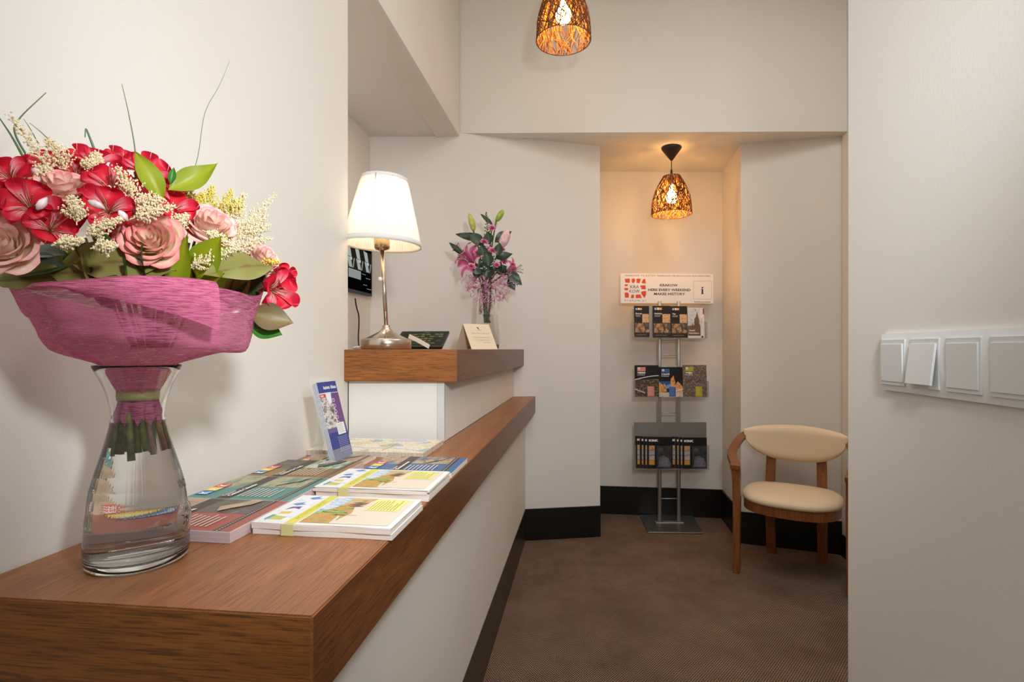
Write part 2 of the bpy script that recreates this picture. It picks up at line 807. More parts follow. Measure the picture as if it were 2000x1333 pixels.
# ---- far walls (each corner read from the photograph, floor line and ceiling line)
FL = {}
A_ = (-.887, 3.364)                            # far left inner corner of the reception recess
B_ = (-.335, 3.449)
C_ = (.588, 3.591)                             # left jamb of the niche
D_ = (172 * 4.095 / F, 4.095)
E_ = (411 * 3.983 / F, 3.983)
G_ = (447 * 3.468 / F, 3.468)
I_ = (644 * 3.272 / F, 3.272)
zA, zB, zC1, zD, zE, zG, zI = 2.58, 2.618, 2.609, 2.605, 2.562, 2.569, 2.548


def wall_seg(name, pts, zs, out, m=PAINT, z0=0.0):
    """wall behind a line of face points; out = thickness vector away from the room"""
    bm = bmesh.new()
    o = V((out[0], out[1]))
    back = [V(p) + o for p in pts]
    prism(bm, [V(p) for p in pts] + back[::-1], z0, list(zs) + list(zs)[::-1])
    return struct(name, bm, m)


wall_seg('wall_far', [A_, B_, C_, (C_[0] - .0001, D_[1] + .1)], [ZC] * 4, (0, 0))if False else None
bm = bmesh.new()
prism(bm, [A_, B_, C_, (C_[0] + .003, 4.2), (-1.05, 4.2), (-1.05, 3.36)], 0, [zA + .02, zB + .02, zC1 + .02, zD + .02, zA + .02, zA + .02])
struct('wall_far', bm, PAINT)
bm = bmesh.new()
prism(bm, [D_, E_, (E_[0] + .2, 4.2), (C_[0] + .003, 4.2)], 0, 2.66)
struct('wall_niche', bm, PAINT)
bm = bmesh.new()
prism(bm, [E_, G_, I_, (I_[0] + .6, 3.2), (I_[0] + .6, 4.2), (E_[0] + .2, 4.2)], 0, 2.66)
struct('wall_far_right', bm, PAINT)
# right side of the corridor, hidden by the near wall but for a strip
bm = bmesh.new()
xr = I_[0] - .004
prism(bm, [(xr - SS * (3.27 - ye), ye), (xr, 3.262), (xr + .14, 3.262), (xr + .14 - SS * (3.27 - ye), ye)], 0, ZC)
struct('wall_corridor_right', bm, PAINT)
bm = bmesh.new()
prism(bm, [(wr(ye) + .128, ye - .12), (wr(ye) + .128, ye), (2.4, ye), (2.4, ye - .12)], 0, ZC)
struct('wall_corridor_front', bm, PAINT)
bm = bmesh.new()
prism(bm, [(-1.6, YB - .1), (1.6, YB - .1), (1.6, YB), (-1.6, YB)], 0, ZC)
struct('wall_behind', bm, PAINT)
# left side of the reception recess
bm = bmesh.new()
prism(bm, [(-.934 - .163 * 1.25, 1.825), (-.934, 3.075), (-.889, 3.362), (-1.03, 3.37), (-1.26, 1.825)], 0, 2.62)
struct('wall_recess_left', bm, PAINT)
bm = bmesh.new()
prism(bm, [(-1.2, 1.78), (wl(1.83) - .139, 1.78), (wl(1.83) - .139, 1.83), (-1.2, 1.83)], 0, 2.62)
struct('wall_recess_front', bm, PAINT)

# ---- ceilings
bm = bmesh.new()
prism(bm, [(-1.7, YB - .1), (2.5, YB - .1), (2.5, 3.6), (-1.2, 3.6)], ZC, ZC + .1)
struct('ceiling', bm, CEIL)
bm = bmesh.new()
prism(bm, [(-1.2, 1.834), (wl(1.834) - .002, 1.834), (-.339, 3.447), (-.889, 3.362), (-1.02, 3.1)],
      [2.60, 2.612, 2.618, 2.582, 2.58], [2.70] * 5)
struct('ceiling_recess', bm, CEIL)
# dropped ceiling over the niche: its front face is the beam
J_ = (-89 * 3.455 / F, 3.455)
K_ = (655 * 3.205 / F, 3.205)
zJ, zK = H + (CY - 260.3) * 3.455 / F, H + (CY - 257.2) * 3.205 / F
bm = bmesh.new()
# underside as a fan of exact corners, closed into a solid
und = [(J_[0], J_[1], zJ), (K_[0], K_[1], zK), (I_[0], I_[1] + .002, zI), (G_[0], G_[1], zG), (E_[0], E_[1], zE), (D_[0], D_[1], zD), (C_[0], C_[1], zC1)]
lo = [bm.verts.new(p) for p in und]
hi = [bm.verts.new((p[0], p[1], 2.75)) for p in und]
bm.faces.new(lo)
bm.faces.new(hi[::-1])
for i in range(len(und)):
    j = (i + 1) % len(und)
    bm.faces.new((lo[i], lo[j], hi[j], hi[i]))
bmesh.ops.triangulate(bm, faces=[f for f in bm.faces if len(f.verts) > 4])
struct('ceiling_niche', bm, PAINT)
bm = bmesh.new()
prism(bm, [(J_[0] - .02, J_[1] + .003), (K_[0] + .3, K_[1] - .0372), (K_[0] + .3, 3.58), (J_[0] - .6, 3.6), (J_[0] - .6, 3.53)],
      [zJ + .002, zK - .012, zK + .1, zJ + .01, zJ + .01], ZC)
struct('wall_beam', bm, PAINT)

# ---- floor: two carpet pieces meeting in a seam at the mouth of the niche
ys = 3.66
bm = bmesh.new()
prism(bm, [(-1.7, YB - .1), (2.5, YB - .1), (2.5, ys - .09), (-1.7, ys)], -.05, 0)
struct('floor', bm, CARPET)
bm = bmesh.new()
prism(bm, [(-1.7, ys + .003), (2.5, ys - .087), (2.5, 4.3), (-1.7, 4.3)], -.05, -.0006)
struct('floor_niche', bm, CARPET)
bm = bmesh.new()
prism(bm, [(-1.7, YB - .1), (2.5, YB - .1), (2.5, 4.3), (-1.7, 4.3)], -.1, -.05)
struct('floor_slab', bm, BLACK)


# ---- baseboards
def board(name, p, q, h=.205, t=.012, m=BLACK, ins=0.0):
    p, q = V(p), V(q)
    d = (q - p).normalized()
    n = V((d.y, -d.x))                          # to the right of travel = into the room
    bm = bmesh.new()
    prism(bm, [p, q, q + n * t, p + n * t], .0005, h)
    return struct(name, bm, m)


board('baseboard_far', (.075, 3.512), (C_[0] + .0, C_[1]), .205)
board('baseboard_niche_left', (C_[0], C_[1]), (D_[0], D_[1]), .205, .004)
board('baseboard_niche', D_, E_, .210)
board('baseboard_niche_right', E_, G_, .208)
board('baseboard_far_right', G_, I_, .203)
board('baseboard_corridor_right', (xr - .0, 3.262), (xr - SS * 2.2, 1.06), .13)

# ------------------------------------------------------------------ counter
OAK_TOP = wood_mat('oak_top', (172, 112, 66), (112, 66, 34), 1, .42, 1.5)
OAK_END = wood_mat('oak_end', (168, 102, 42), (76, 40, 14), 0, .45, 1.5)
OAK_SIDE_SHADED = wood_mat('oak_side_shaded', (126, 74, 36), (66, 36, 16), 1, .36, 1.5)  # darker copy of the top oak: shade on the sides put into the colour
zt, zb = .942, .833
front_pts = [(-.7105, .674), (-.23, .619), (.153, 3.523), (.011, 3.502), (-.2253, 1.787), (wl(1.835) + .002, 1.832)]


def slab(name, pts, z0, z1, label, endface=1):
    bm = bmesh.new()
    fs = prism(bm, pts, z0, z1)
    fs[0].material_index = 2
    fs[1].material_index = 0
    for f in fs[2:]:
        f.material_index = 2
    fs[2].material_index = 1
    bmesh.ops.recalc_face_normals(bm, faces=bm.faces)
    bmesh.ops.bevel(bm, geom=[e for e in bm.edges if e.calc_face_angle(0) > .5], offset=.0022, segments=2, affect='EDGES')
    o = obj(name, bm, [OAK_TOP, OAK_END, OAK_SIDE_SHADED], frame=Matrix.Translation((pts[1][0], pts[1][1], z1)) @ ROT)
    return tag(o, label, 'countertop')


slab('countertop', front_pts, zb, zt, 'long lower brown oak countertop carrying the leaflet stacks and big bouquet')
cb = thing('reception_counter', 'low cream counter front below the long oak top, with dark plinth', 'counter', (.05, 2.0, 0))
PX = .087


def px_at(y):
    return PX - SS * (3.514 - y)


bm = bmesh.new()
prism(bm, [(px_at(.70), .70), (px_at(3.512), 3.512), (px_at(3.512) - .03, 3.508), (px_at(.70) - .03, .70)], .205, zb - .0005)
obj('front_panel', bm, PAINT, cb)
bm = bmesh.new()
prism(bm, [(px_at(.70) - .035, .66), (px_at(.70) + .0, .66), (px_at(.70) + .0, .6995), (px_at(.70) - .40, .755), (px_at(.70) - .42, .72)], .205, zb - .0005)
obj('end_panel', bm, PAINT, cb)
bm = bmesh.new()
prism(bm, [(px_at(.70) + .002, .70), (px_at(3.508) + .002, 3.508), (px_at(3.508) - .025, 3.505), (px_at(.70) - .025, .70)], .0005, .2045)
obj('plinth', bm, PLINTH, cb)

# upper unit: riser with white end panel, oak shelf on top
up = thing('counter_riser', 'white and cream riser box carrying the upper oak shelf', 'counter', (-.3, 2.2, zt))
ra, rb_ = V((wl(1.834) + .002, 1.835)), V((-.2253, 1.787))
uu = (rb_ - ra).normalized()
pe = rb_ - uu * .013 * 1.0
bm = bmesh.new()
prism(bm, [ra + V((0, .0)), pe - uu * .012, pe - uu * .012 + V((.002, .018)), ra + V((.002, .018))], zt + .0005, 1.1415)
obj('end_panel', bm, LAM, up)
bm = bmesh.new()
prism(bm, [pe - uu * .0115, rb_, rb_ + V((.0022, .0165)), pe - uu * .0115 + V((.002, .018))], zt + .0005, 1.1415)
obj('corner_strip', bm, mat('grey_white_edge', (214, 215, 212), .35), up)
bm = bmesh.new()
sp = V((.0105, 3.500))
prism(bm, [rb_ + V((.0022, .017)), sp, sp - V((.03, .004)), rb_ + V((-.027, .021))], zt + .0005, 1.1415)
obj('side_panel', bm, PAINT, up)
bm = bmesh.new()
prism(bm, [(wl(1.86) + .001, 1.86), (-.25, 1.825), (-.04, 3.47), (-.335, 3.43)], 1.02, 1.141)
obj('core', bm, LAM, up)
s0, s1 = V((-.586, 1.806)), V((-.1815, 1.762))
slab('upper_shelf', [s0, s1, (.0775, 3.512), (-.87, 3.362), (-.86, 3.2), (-.60, 1.842), (-.586, 1.84)], 1.142, 1.249,
     'short upper brown oak shelf with the table lamp on it')

# ------------------------------------------------------------------ reception wall monitor and its cable
mw0, mw1 = V((-.934, 3.075)), V((-.889, 3.362))
wd = (mw1 - mw0).normalized()
wn = V((wd.y, -wd.x))
mb_ = thing('wall_monitor', 'black wall screen with pale pictures, behind the table lamp', 'monitor', (mw0.x, mw0.y, 1.6))
z0m, z1m = H - (575 - CY) * 3.2 / F, H + (CY - 470) * 3.2 / F
p0 = mw1 - wd * .022 + wn * .002
p1 = p0 - wd * .62
bm = bmesh.new()
prism(bm, [p1, p0, p0 + wn * .020, p1 + wn * .020], z0m, z1m + .05)
obj('housing', bm, mat('black_plastic', (12, 12, 13), .35), mb_)
fr = frame((p1.x + wn.x * .0202, p1.y + wn.y * .0202, z0m), (wd.x, wd.y, 0), (0, 0, 1))
hh = z1m + .05 - z0m
sh = Sheet(.62, hh, .001, mat('black_plastic', (12, 12, 13), .35))
SCR = lambda c, k=.55: emit_mat('screen_%d_%d_%d' % c, c, k)
sh.rect(.01, .015, .60, hh - .03, SCR((6, 6, 7)))
w_ = .62
sh.rect(.01, .20, .60, .06, SCR((48, 40, 34)))
sh.rect(.01, .135, .60, .065, SCR((54, 47, 40)))
for k in range(5):
    x = .60 - .115 * k
    sh.poly([(x - .075, .20), (x - .03, .20), (x - .05, .255), (x - .105, .262)], SCR((205, 214, 206)))
    sh.poly([(x - .062, .14), (x - .020, .14), (x - .036, .178), (x - .056, .196), (x - .088, .198)], SCR((196, 208, 198)))
    sh.poly([(x - .018, .14), (x - .006, .14), (x + .008, .196), (x - .004, .196)], SCR((180, 186, 176)))
    sh.rect(x - .055, .182, .03, .016, SCR((222, 236, 244)))
sh.rect(.30, .082, .16, .05, SCR((176, 184, 176)))
for (a, b, c) in ((.475, .118, .05), (.53, .098, .06), (.495, .056, .05), (.545, .036, .062)):
    sh.text('OPEN DAILY'[:4] if False else '- - - -', a, b, .012, SCR((228, 232, 236), .8), width=c, bold=.05)
sh.done('screen', mb_, fr)
bm = bmesh.new()
cy = [(690, 583, 3.09), (692, 598, 3.1), (697, 618, 3.12), (697, 640, 3.11), (696, 660, 3.1), (697, 676, 3.08)]
tube(bm, spline([at(a, b, c) + V((wn.x * .012, wn.y * .012, 0)) for a, b, c in cy], 6), .004, 6)
tag(obj('screen_cable', bm, mat('black_rubber', (22, 20, 18), .5), smooth=True), 'black cable hanging down the wall below the screen', 'cable')

# ------------------------------------------------------------------ things on the lower counter
WHITE = ink((244, 243, 240))
PAGE = photo_mat('page_edges', [(246, 240, 232), (226, 216, 204), (244, 238, 230)], 1, (3, 3, 900), 2)
PAGE_R = photo_mat('page_edges_rose', [(226, 206, 206), (196, 172, 174), (222, 204, 204)], 1, (3, 3, 900), 2)
DARK = ink((70, 63, 58))
rnd = random.Random(11)
ZT = zt + .0004


def krk(s, x, y, k, white=False, rot=0.0):
    """three letter squares K R K"""
    for i, c in enumerate(((60, 140, 200), (244, 206, 70), (226, 70, 66))):
        if not white:
            s.rect(x + i * k * 1.06, y, k, k, ink(c))
        s.text('KRK'[i], x + i * k * 1.06 + k * .18, y + k * .12, k * .95, ink((236, 238, 236)) if (white or i != 1) else ink((250, 240, 200)), width=k * .62, bold=.04)


def booklet(name, label, org, w, h, t, base, pic1, pic2, title, pages=PAGE_R):
    """thick pile of booklets with a coloured cover, read from the left wall side"""
    th = thing(name, label, 'booklets', (org[0], org[1], ZT), 0, 'booklet piles along the counter')
    fr = frame((org[0], org[1], ZT), AX, -AU)
    p = Sheet(w, h, t - .0012, pages)
    p.done('page_block', th, fr)
    s = Sheet(w + .0006, h + .0006, .0011, WHITE, base)
    s.rect(0, h * .70, w * .45, h * .30, base)
    s.rect(w * .45, h * .70, w * .55, h * .30, pic2)
    s.rect(0, h * .575, w, h * .13, DARK)
    s.rect(w * .52, h * .14, w * .48, h * .435, pic1)
    s.rect(0, .0, w, h * .085, base)
    s.rect(0, h * .085, w, h * .05, DARK)
    for i in range(26):
        s.ell(w * (i + .5) / 26, h * .11, w * .011, h * .009, ink((206, 196, 178)), 8)
    krk(s, w * .10, h * .86, w * .15)
    s.text(title[0], w * .08, h * .655, .013, ink((226, 222, 214)), bold=.02, sx=.9)
    s.text(title[1], w * .08, h * .605, .012, ink((240, 238, 232)), width=w * .52, bold=.05)
    r2 = random.Random(sum(map(ord, title[1])))
    for i in range(8):
        s.rect(w * .08, h * (.53 - .043 * i), w * (.38 - .1 * r2.random()), h * .013, ink((226, 216, 204)))
    s.poly([(w * .54, h * .40), (w * .70, h * .46), (w * .84, h * .36), (w * .99, h * .30), (w * .99, h * .20), (w * .80, h * .24), (w * .66, h * .34)], pic2)
    s.done('cover', th, frame((org[0], org[1], ZT + t - .0012 + .00005), AX, -AU))
    return th


P_DARK = photo_mat('pic_dark_grey', [(66, 62, 58), (110, 104, 96), (84, 74, 68), (150, 132, 116)], 24)
P_TEAL = photo_mat('pic_teal', [(88, 128, 122), (128, 150, 132), (190, 178, 140), (96, 122, 112)], 16, (1, 3, 1))
P_BROWN = photo_mat('pic_brown', [(120, 92, 62), (166, 134, 92), (96, 84, 72), (200, 176, 140)], 22, (1, 2, 1))
P_GREEN = photo_mat('pic_green', [(70, 110, 62), (150, 170, 140), (210, 214, 206), (66, 78, 58)], 20, (1, 2.5, 1))
P_SAND = photo_mat('pic_sand', [(150, 130, 110), (186, 160, 132), (206, 176, 150)], 18)
P_BLUE = photo_mat('pic_blue', [(74, 96, 120), (120, 130, 136), (210, 170, 130), (90, 84, 80)], 16, (1, 2, 1))
booklet('booklet_pile', 'pile of booklets with a dusty red cover, right beside the big glass vase', (-.446, .850), .171, .226, .0185,
        ink((172, 92, 84)), P_DARK, P_SAND, ('Krakow', 'Malopolska'))
booklet('booklet_pile', 'pile of booklets with a teal cover, second along the left wall', (-.4265, 1.024), .179, .214, .0180,
        ink((92, 142, 136)), P_TEAL, P_TEAL, ('Krakow', 'Cultural Calendar'))
booklet('booklet_pile', 'pile of booklets with a brown cover, third along the left wall', (-.405, 1.206), .179, .208, .0175,
        ink((150, 118, 76)), P_GREEN, P_DARK, ('Krakow', 'Krakow for Youth'))
booklet('booklet_pile', 'thin tan booklets lying under the clear leaflet holder', (-.398, 1.390), .122, .180, .0080,
        ink((186, 160, 132)), P_SAND, P_SAND, ('Krakow', 'Events'), PAGE)
booklet('booklet_pile', 'pile of booklets with a blue cover at the corridor edge', (-.1446, 1.281), .178, .226, .0122,
        ink((74, 112, 158)), P_BLUE, P_BLUE, ('Krakow', 'Seasons'), PAGE)

# white leaflets with a yellow band
SKY = photo_mat('pic_sky', [(96, 150, 206), (150, 186, 220), (230, 236, 240), (120, 164, 210)], 26, (1, 2, 1))
CLOUD = photo_mat('pic_cloud', [(226, 232, 242), (244, 246, 250), (200, 214, 234)], 22)
FIELD = photo_mat('pic_field', [(120, 130, 66), (196, 178, 84), (214, 150, 84), (150, 160, 92), (96, 84, 70)], 30, (1, 2, 1))
HILL = photo_mat('pic_hill', [(150, 130, 96), (214, 178, 100), (206, 190, 160), (180, 150, 110)], 30, (1, 2, 1))
BEIGE = ink((234, 220, 200))
YEL = ink((226, 220, 96))
YEL2 = ink((236, 232, 140))


def white_leaflets(org, w, h, t, label, layers, jit):
    th = thing('leaflet_stack', label, 'leaflets', (org[0], org[1], ZT), 0, 'white leaflet stacks')
    z = 0.0
    r3 = random.Random(layers)
    for i in range(layers):
        tt = (t - .0009) / layers
        fr = frame((org[0], org[1], ZT + z + .00003 * i), AU, AX) @ Matrix.Translation((jit * (r3.random() - .5), jit * (r3.random() - .3), 0))
        bm = bmesh.new()
        # a block of sheets with a slightly wavy front, and the paper band round it
        n = 8
        lo = [V((w * k / n, .0012 * math.sin(k * 1.3 + i), 0)) for k in range(n + 1)] + [V((w, h, 0)), V((0, h, 0))]
        prism(bm, [p.xy for p in lo], 0, tt - .00006)
        obj('sheet_block', bm, PAGE, th, frame=fr, local=False) if False else None
        bm.transform(fr)
        obj('sheet_block', bm, PAGE, th, frame=fr)
        z += tt
    fr = frame((org[0], org[1], ZT + t - .0008), AU, AX)
    s = Sheet(w, h, .0008, WHITE)
    m = .05
    s.rect(w * .03, h * .05, w * .19, h * .90, CLOUD)
    s.poly([(w * .06, h * .10), (w * .17, h * .10), (w * .18, h * .20), (w * .07, h * .24)], ink((204, 204, 96)))
    s.poly([(w * .04, h * .12), (w * .06, h * .08), (w * .08, h * .25), (w * .05, h * .26)], ink((92, 156, 190)))
    s.poly([(w * .08, h * .29), (w * .16, h * .30), (w * .15, h * .38), (w * .07, h * .37)], ink((240, 200, 100)))
    s.poly([(w * .07, h * .43), (w * .12, h * .50), (w * .17, h * .46), (w * .16, h * .56), (w * .09, h * .54)], ink((104, 74, 150)))
    for (a, b) in ((.10, .64), (.15, .88)):
        s.poly([(w * (a - .05), h * b), (w * a, h * (b - .05)), (w * (a + .06), h * b), (w * (a + .02), h * (b + .03)), (w * (a + .03), h * (b + .09)), (w * (a - .02), h * (b + .04))], ink((110, 150, 206)))
    s.rect(w * .235, h * .0, w * .075, h, YEL)
    s.text('ACTIVITY LEAFLET', w * .288, h * .14, .013, ink((170, 160, 50)), width=h * .66, rot=math.pi / 2)
    s.rect(w * .325, h * .05, w * .30, h * .90, FIELD)
    s.poly([(w * .325, h * .33), (w * .36, h * .38), (w * .44, h * .62), (w * .47, h * .95), (w * .325, h * .95)], SKY)
    s.poly([(w * .43, h * .60), (w * .50, h * .72), (w * .60, h * .74), (w * .66, h * .95), (w * .46, h * .95)], HILL)
    s.poly([(w * .55, h * .05), (w * .60, h * .40), (w * .56, h * .62), (w * .62, h * .72), (w * .66, h * .95), (w * .96, h * .95), (w * .96, h * .05)], BEIGE)
    s.poly([(w * .54, h * .05), (w * .57, h * .05), (w * .545, h * .30), (w * .53, h * .30)], ink((226, 222, 206)))
    s.poly([(w * .33, h * .34), (w * .40, h * .39), (w * .54, h * .37), (w * .545, h * .43), (w * .42, h * .45), (w * .35, h * .44)], ink((178, 204, 96)))
    s.text('Malopolska', w * .37, h * .385, .012, ink((90, 140, 60)), width=w * .20, bold=.03)
    s.text('kids', w * .50, h * .30, .014, ink((60, 74, 60)), width=w * .07)
    s.rect(w * .56, h * .32, w * .10, h * .008, ink((150, 120, 100)))
    for (a, b, c) in ((.49, .64, .14), (.48, .70, .15), (.50, .76, .13)):
        s.poly([(w * a, h * b), (w * (a + c * .6), h * (b - .03)), (w * (a + c), h * b), (w * (a + c * .5), h * (b + .03))], ink((122, 92, 74)))
    s.rect(w * .665, h * .50, w * .25, h * .43, YEL2)
    r4 = random.Random(5)
    for i in range(9):
        s.rect(w * (.685 + .024 * i), h * .52, w * .004, h * (.18 + .2 * r4.random()), ink((120, 120, 60)))
    s.done('top_leaflet', th, fr)
    # paper band showing on the front face
    bm = bmesh.new()
    f2 = frame((org[0], org[1], ZT), AU, AX)
    box(bm, (w * .22, -.0022, .0004), (w * .31, -.0015, t - .0006), 0, f2)
    obj('band', bm, ink((218, 212, 150)), th, frame=f2)
    return th


white_leaflets((-.433, .8945), .2415, .166, .0200, 'white leaflet stack with yellow band, nearest the camera', 2, .002)
white_leaflets((-.410, 1.113), .2430, .170, .0230, 'white leaflet stack with yellow band, the farther and less tidy one', 5, .006)

# map pile under the white riser
mp_t = thing('map_pile', 'pile of folded city maps in front of the white riser panel', 'maps', (-.597, 1.560, ZT))
fr = frame((-.595, 1.558, ZT), AU, AX)


def map_mat():
    m, nt, b = new_mat('street_map')
    L = nt.links.new
    tc = nt.nodes.new('ShaderNodeTexCoord')
    v = nt.nodes.new('ShaderNodeTexVoronoi')
    v.feature = 'DISTANCE_TO_EDGE'
    v.inputs['Scale'].default_value = 70
    L(tc.outputs['Object'], v.inputs['Vector'])
    r = nt.nodes.new('ShaderNodeValToRGB')
    r.color_ramp.elements[0].position = .05
    r.color_ramp.elements[0].color = srgb((236, 206, 156))
    r.color_ramp.elements[1].position = .09
    r.color_ramp.elements[1].color = srgb((240, 238, 228))
    L(v.outputs['Distance'], r.inputs[0])
    v2 = nt.nodes.new('ShaderNodeTexVoronoi')
    v2.inputs['Scale'].default_value = 26
    sp = nt.nodes.new('ShaderNodeSeparateColor')
    L(tc.outputs['Object'], v2.inputs['Vector'])
    L(v2.outputs['Color'], sp.inputs[0])
    r2 = nt.nodes.new('ShaderNodeValToRGB')
    el = r2.color_ramp.elements
    el[0].color = srgb((206, 222, 190))
    el[1].position = .16
    el[1].color = (1, 1, 1, 1)
    e = el.new(.86)
    e.color = (1, 1, 1, 1)
    e = el.new(.95)
    e.color = srgb((190, 214, 236))
    L(sp.outputs[0], r2.inputs[0])
    mx = nt.nodes.new('ShaderNodeMix')
    mx.data_type = 'RGBA'
    mx.blend_type = 'MULTIPLY'
    mx.inputs[0].default_value = 1
    L(r.outputs[0], mx.inputs[6])
    L(r2.outputs[0], mx.inputs[7])
    L(mx.outputs[2], b.inputs['Base Color'])
    b.inputs['Roughness'].default_value = .5
    return m


MAP = map_mat()
Sheet(.348, .218, .0148, photo_mat('map_edges', [(236, 230, 220), (190, 176, 156), (238, 232, 224)], 1, (240, 240, 4), 2)).done('map_block', mp_t, fr)
s = Sheet(.3486, .2186, .0008, WHITE, MAP)
s.poly([(.0, .06), (.08, .09), (.16, .05), (.22, .07), (.348, .03), (.348, .022), (.22, .06), (.16, .04), (.08, .08), (0, .05)], ink((176, 206, 230)))
s.poly([(.215, .02), (.222, .02), (.232, .09), (.226, .09)], ink((226, 160, 90)))
s.rect(.0, .12, .348, .003, ink((240, 196, 120)))
s.rect(.12, .0, .003, .218, ink((240, 206, 140)))
s.poly([(.20, .17), (.30, .18), (.30, .21), (.20, .20)], ink((204, 208, 232)))
s.done('top_map', mp_t, frame((-.595, 1.558, ZT + .0149), AU, AX))

# clear holder with upright leaflets
hx = V((.2, .98, 0)).normalized()
hn0 = V((hx.y, -hx.x, 0))
lean = math.radians(15)
hy = (V((0, 0, 1)) * math.cos(lean) - hn0 * math.sin(lean))
hb = V((-.463, 1.411, ZT + .0086))
hold = thing('leaflet_holder', 'clear acrylic holder leaning by the left wall, on tan booklets', 'leaflet holder', hb)
HF = frame(hb, hx, hy)
ACR = acrylic_mat()
bm = bmesh.new()
box(bm, (-.004, .001, -.0165), (.100, .232, -.0145), 0, HF)
obj('back_sheet', bm, ACR, hold, frame=HF)
bm = bmesh.new()
box(bm, (-.004, .001, -.0145), (.100, .003, .0035), 0, HF)
obj('base_sheet', bm, ACR, hold, frame=HF)
bm = bmesh.new()
box(bm, (-.004, .003, .0015), (.100, .034, .0035), 0, HF)
obj('front_lip', bm, ACR, hold, frame=HF)
bm = bmesh.new()
q0 = HF @ V((.05, .150, -.017))
q1 = V((q0.x - .030, q0.y + .004, hb.z))
sweep_rect(bm, [q0, q1], .05, .002, hx)
obj('prop', bm, ACR, hold, frame=HF)


def leaflet(i):
    f = HF @ Matrix.Translation((0.0, .0035 + .0006 * i, -.0140 + .0038 * i))
    w, h = .0955, .212
    s = Sheet(w, h, .0030, ink((200, 200, 210)), ink((58, 70, 140)))
    s.rect(0, h * .40, w, h * .46, photo_mat('pic_barracks', [(66, 58, 56), (150, 138, 130), (226, 224, 224), (110, 92, 88), (214, 206, 200)], 36, (1, 1.6, 1)))
    s.poly([(w * .25, h * .86), (w * .42, h * .70), (w * .62, h * .74), (w * .60, h * .86)], ink((230, 232, 236)))
    s.poly([(w * .60, h * .86), (w * .55, h * .74), (w * .66, h * .60), (w * .60, h * .50), (w * .70, h * .40), (w, h * .40), (w, h * .86)], ink((112, 78, 128)))
    for k in range(5):
        yk = h * (.45 + .075 * k)
        s.poly([(w * (.64 + .07 * math.cos(a)), yk + h * .026 * math.sin(a)) for a in [j * math.pi / 5 for j in range(10)]], ink((214, 200, 220)))
        s.poly([(w * (.64 + .045 * math.cos(a)), yk + h * .016 * math.sin(a)) for a in [j * math.pi / 5 for j in range(10)]], ink((112, 78, 128)))
    s.rect(0, h * .845, w, h * .007, ink((214, 220, 234)))
    s.rect(0, h * .34, w, h * .06, ink((110, 92, 150)))
    s.text('Auschwitz - Birkenau', w * .26, h * .905, .013, ink((240, 242, 246)), width=w * .68, bold=.03)
    s.rect(0, h * .80, w * .30, h * .045, ink((196, 70, 62)))
    s.text('KRK', w * .04, h * .808, .008, ink((240, 230, 226)), bold=.03)
    s.rect(w * .48, h * .30, w * .42, h * .15, ink((238, 238, 236)))
    s.lines(w * .52, h * .425, w * .34, 6, h * .02, h * .005, ink((150, 150, 156)))
    for k in range(9):
        s.rect(w * .46, h * (.265 - .022 * k), w * (.46 - .02 * (k % 3)), h * .007, ink((150, 156, 196)))
        s.rect(w * .40, h * (.265 - .022 * k), w * .035, h * .009, ink((206, 200, 190)))
    o = s.done('leaflet', None, f)
    return tag(o, ('blue and purple leaflet at the front of the clear holder' if i == 3 else
                   'blue leaflet edge second from the front in the clear holder' if i == 2 else
                   'blue leaflet edge third from the front in the clear holder' if i == 1 else
                   'blue leaflet edge hindmost in the clear holder'), 'leaflet', 'leaflets in the clear holder')


for i in range(4):
    leaflet(i)

# ------------------------------------------------------------------ things on the upper shelf
ZS = 1.2493
lx, ly = -.4525, 1.935
NICK = mat('brushed_nickel', (206, 196, 184), .22, 1.0)
lamp = thing('table_lamp', 'nickel table lamp with white pleated shade and pull chain', 'table lamp', (lx, ly, ZS))
bm = bmesh.new()
lathe(bm, [(0, 0), (.085, 0), (.089, .003), (.089, .032), (.086, .037), (.072, .040), (.060, .046), (.044, .054), (.027, .063), (.0175, .072), (.013, .080), (.0125, .087), (0, .087)], (lx, ly, ZS), 48)
obj('base', bm, NICK, lamp, smooth=True)
TL = Matrix.Translation((lx, ly, ZS + .08)) @ Matrix.Rotation(math.radians(-3.0), 4, 'Y')
bm = bmesh.new()
lathe(bm, [(0, 0), (.0072, 0), (.0072, .283), (0, .283)], (0, 0, 0), 16)
bm.transform(TL)
obj('pole', bm, NICK, lamp, smooth=True)
bm = bmesh.new()
lathe(bm, [(0, .276), (.012, .277), (.024, .281), (.0275, .287), (.0275, .330), (.020, .332), (.018, .345), (0, .345)], (0, 0, 0), 24)
bm.transform(TL)
obj('socket', bm, mat('warm_nickel', (196, 168, 132), .25, 1.0), lamp, smooth=True)
BULB = emit_mat('warm_bulb_glow', (255, 222, 180), 22)
bm = bmesh.new()
lathe(bm, [(0, .345), (.012, .346), (.014, .36), (.026, .385), (.030, .405), (.026, .425), (.014, .438), (0, .441)], (0, 0, 0), 20)
bm.transform(TL)
obj('bulb', bm, BULB, lamp, smooth=True)
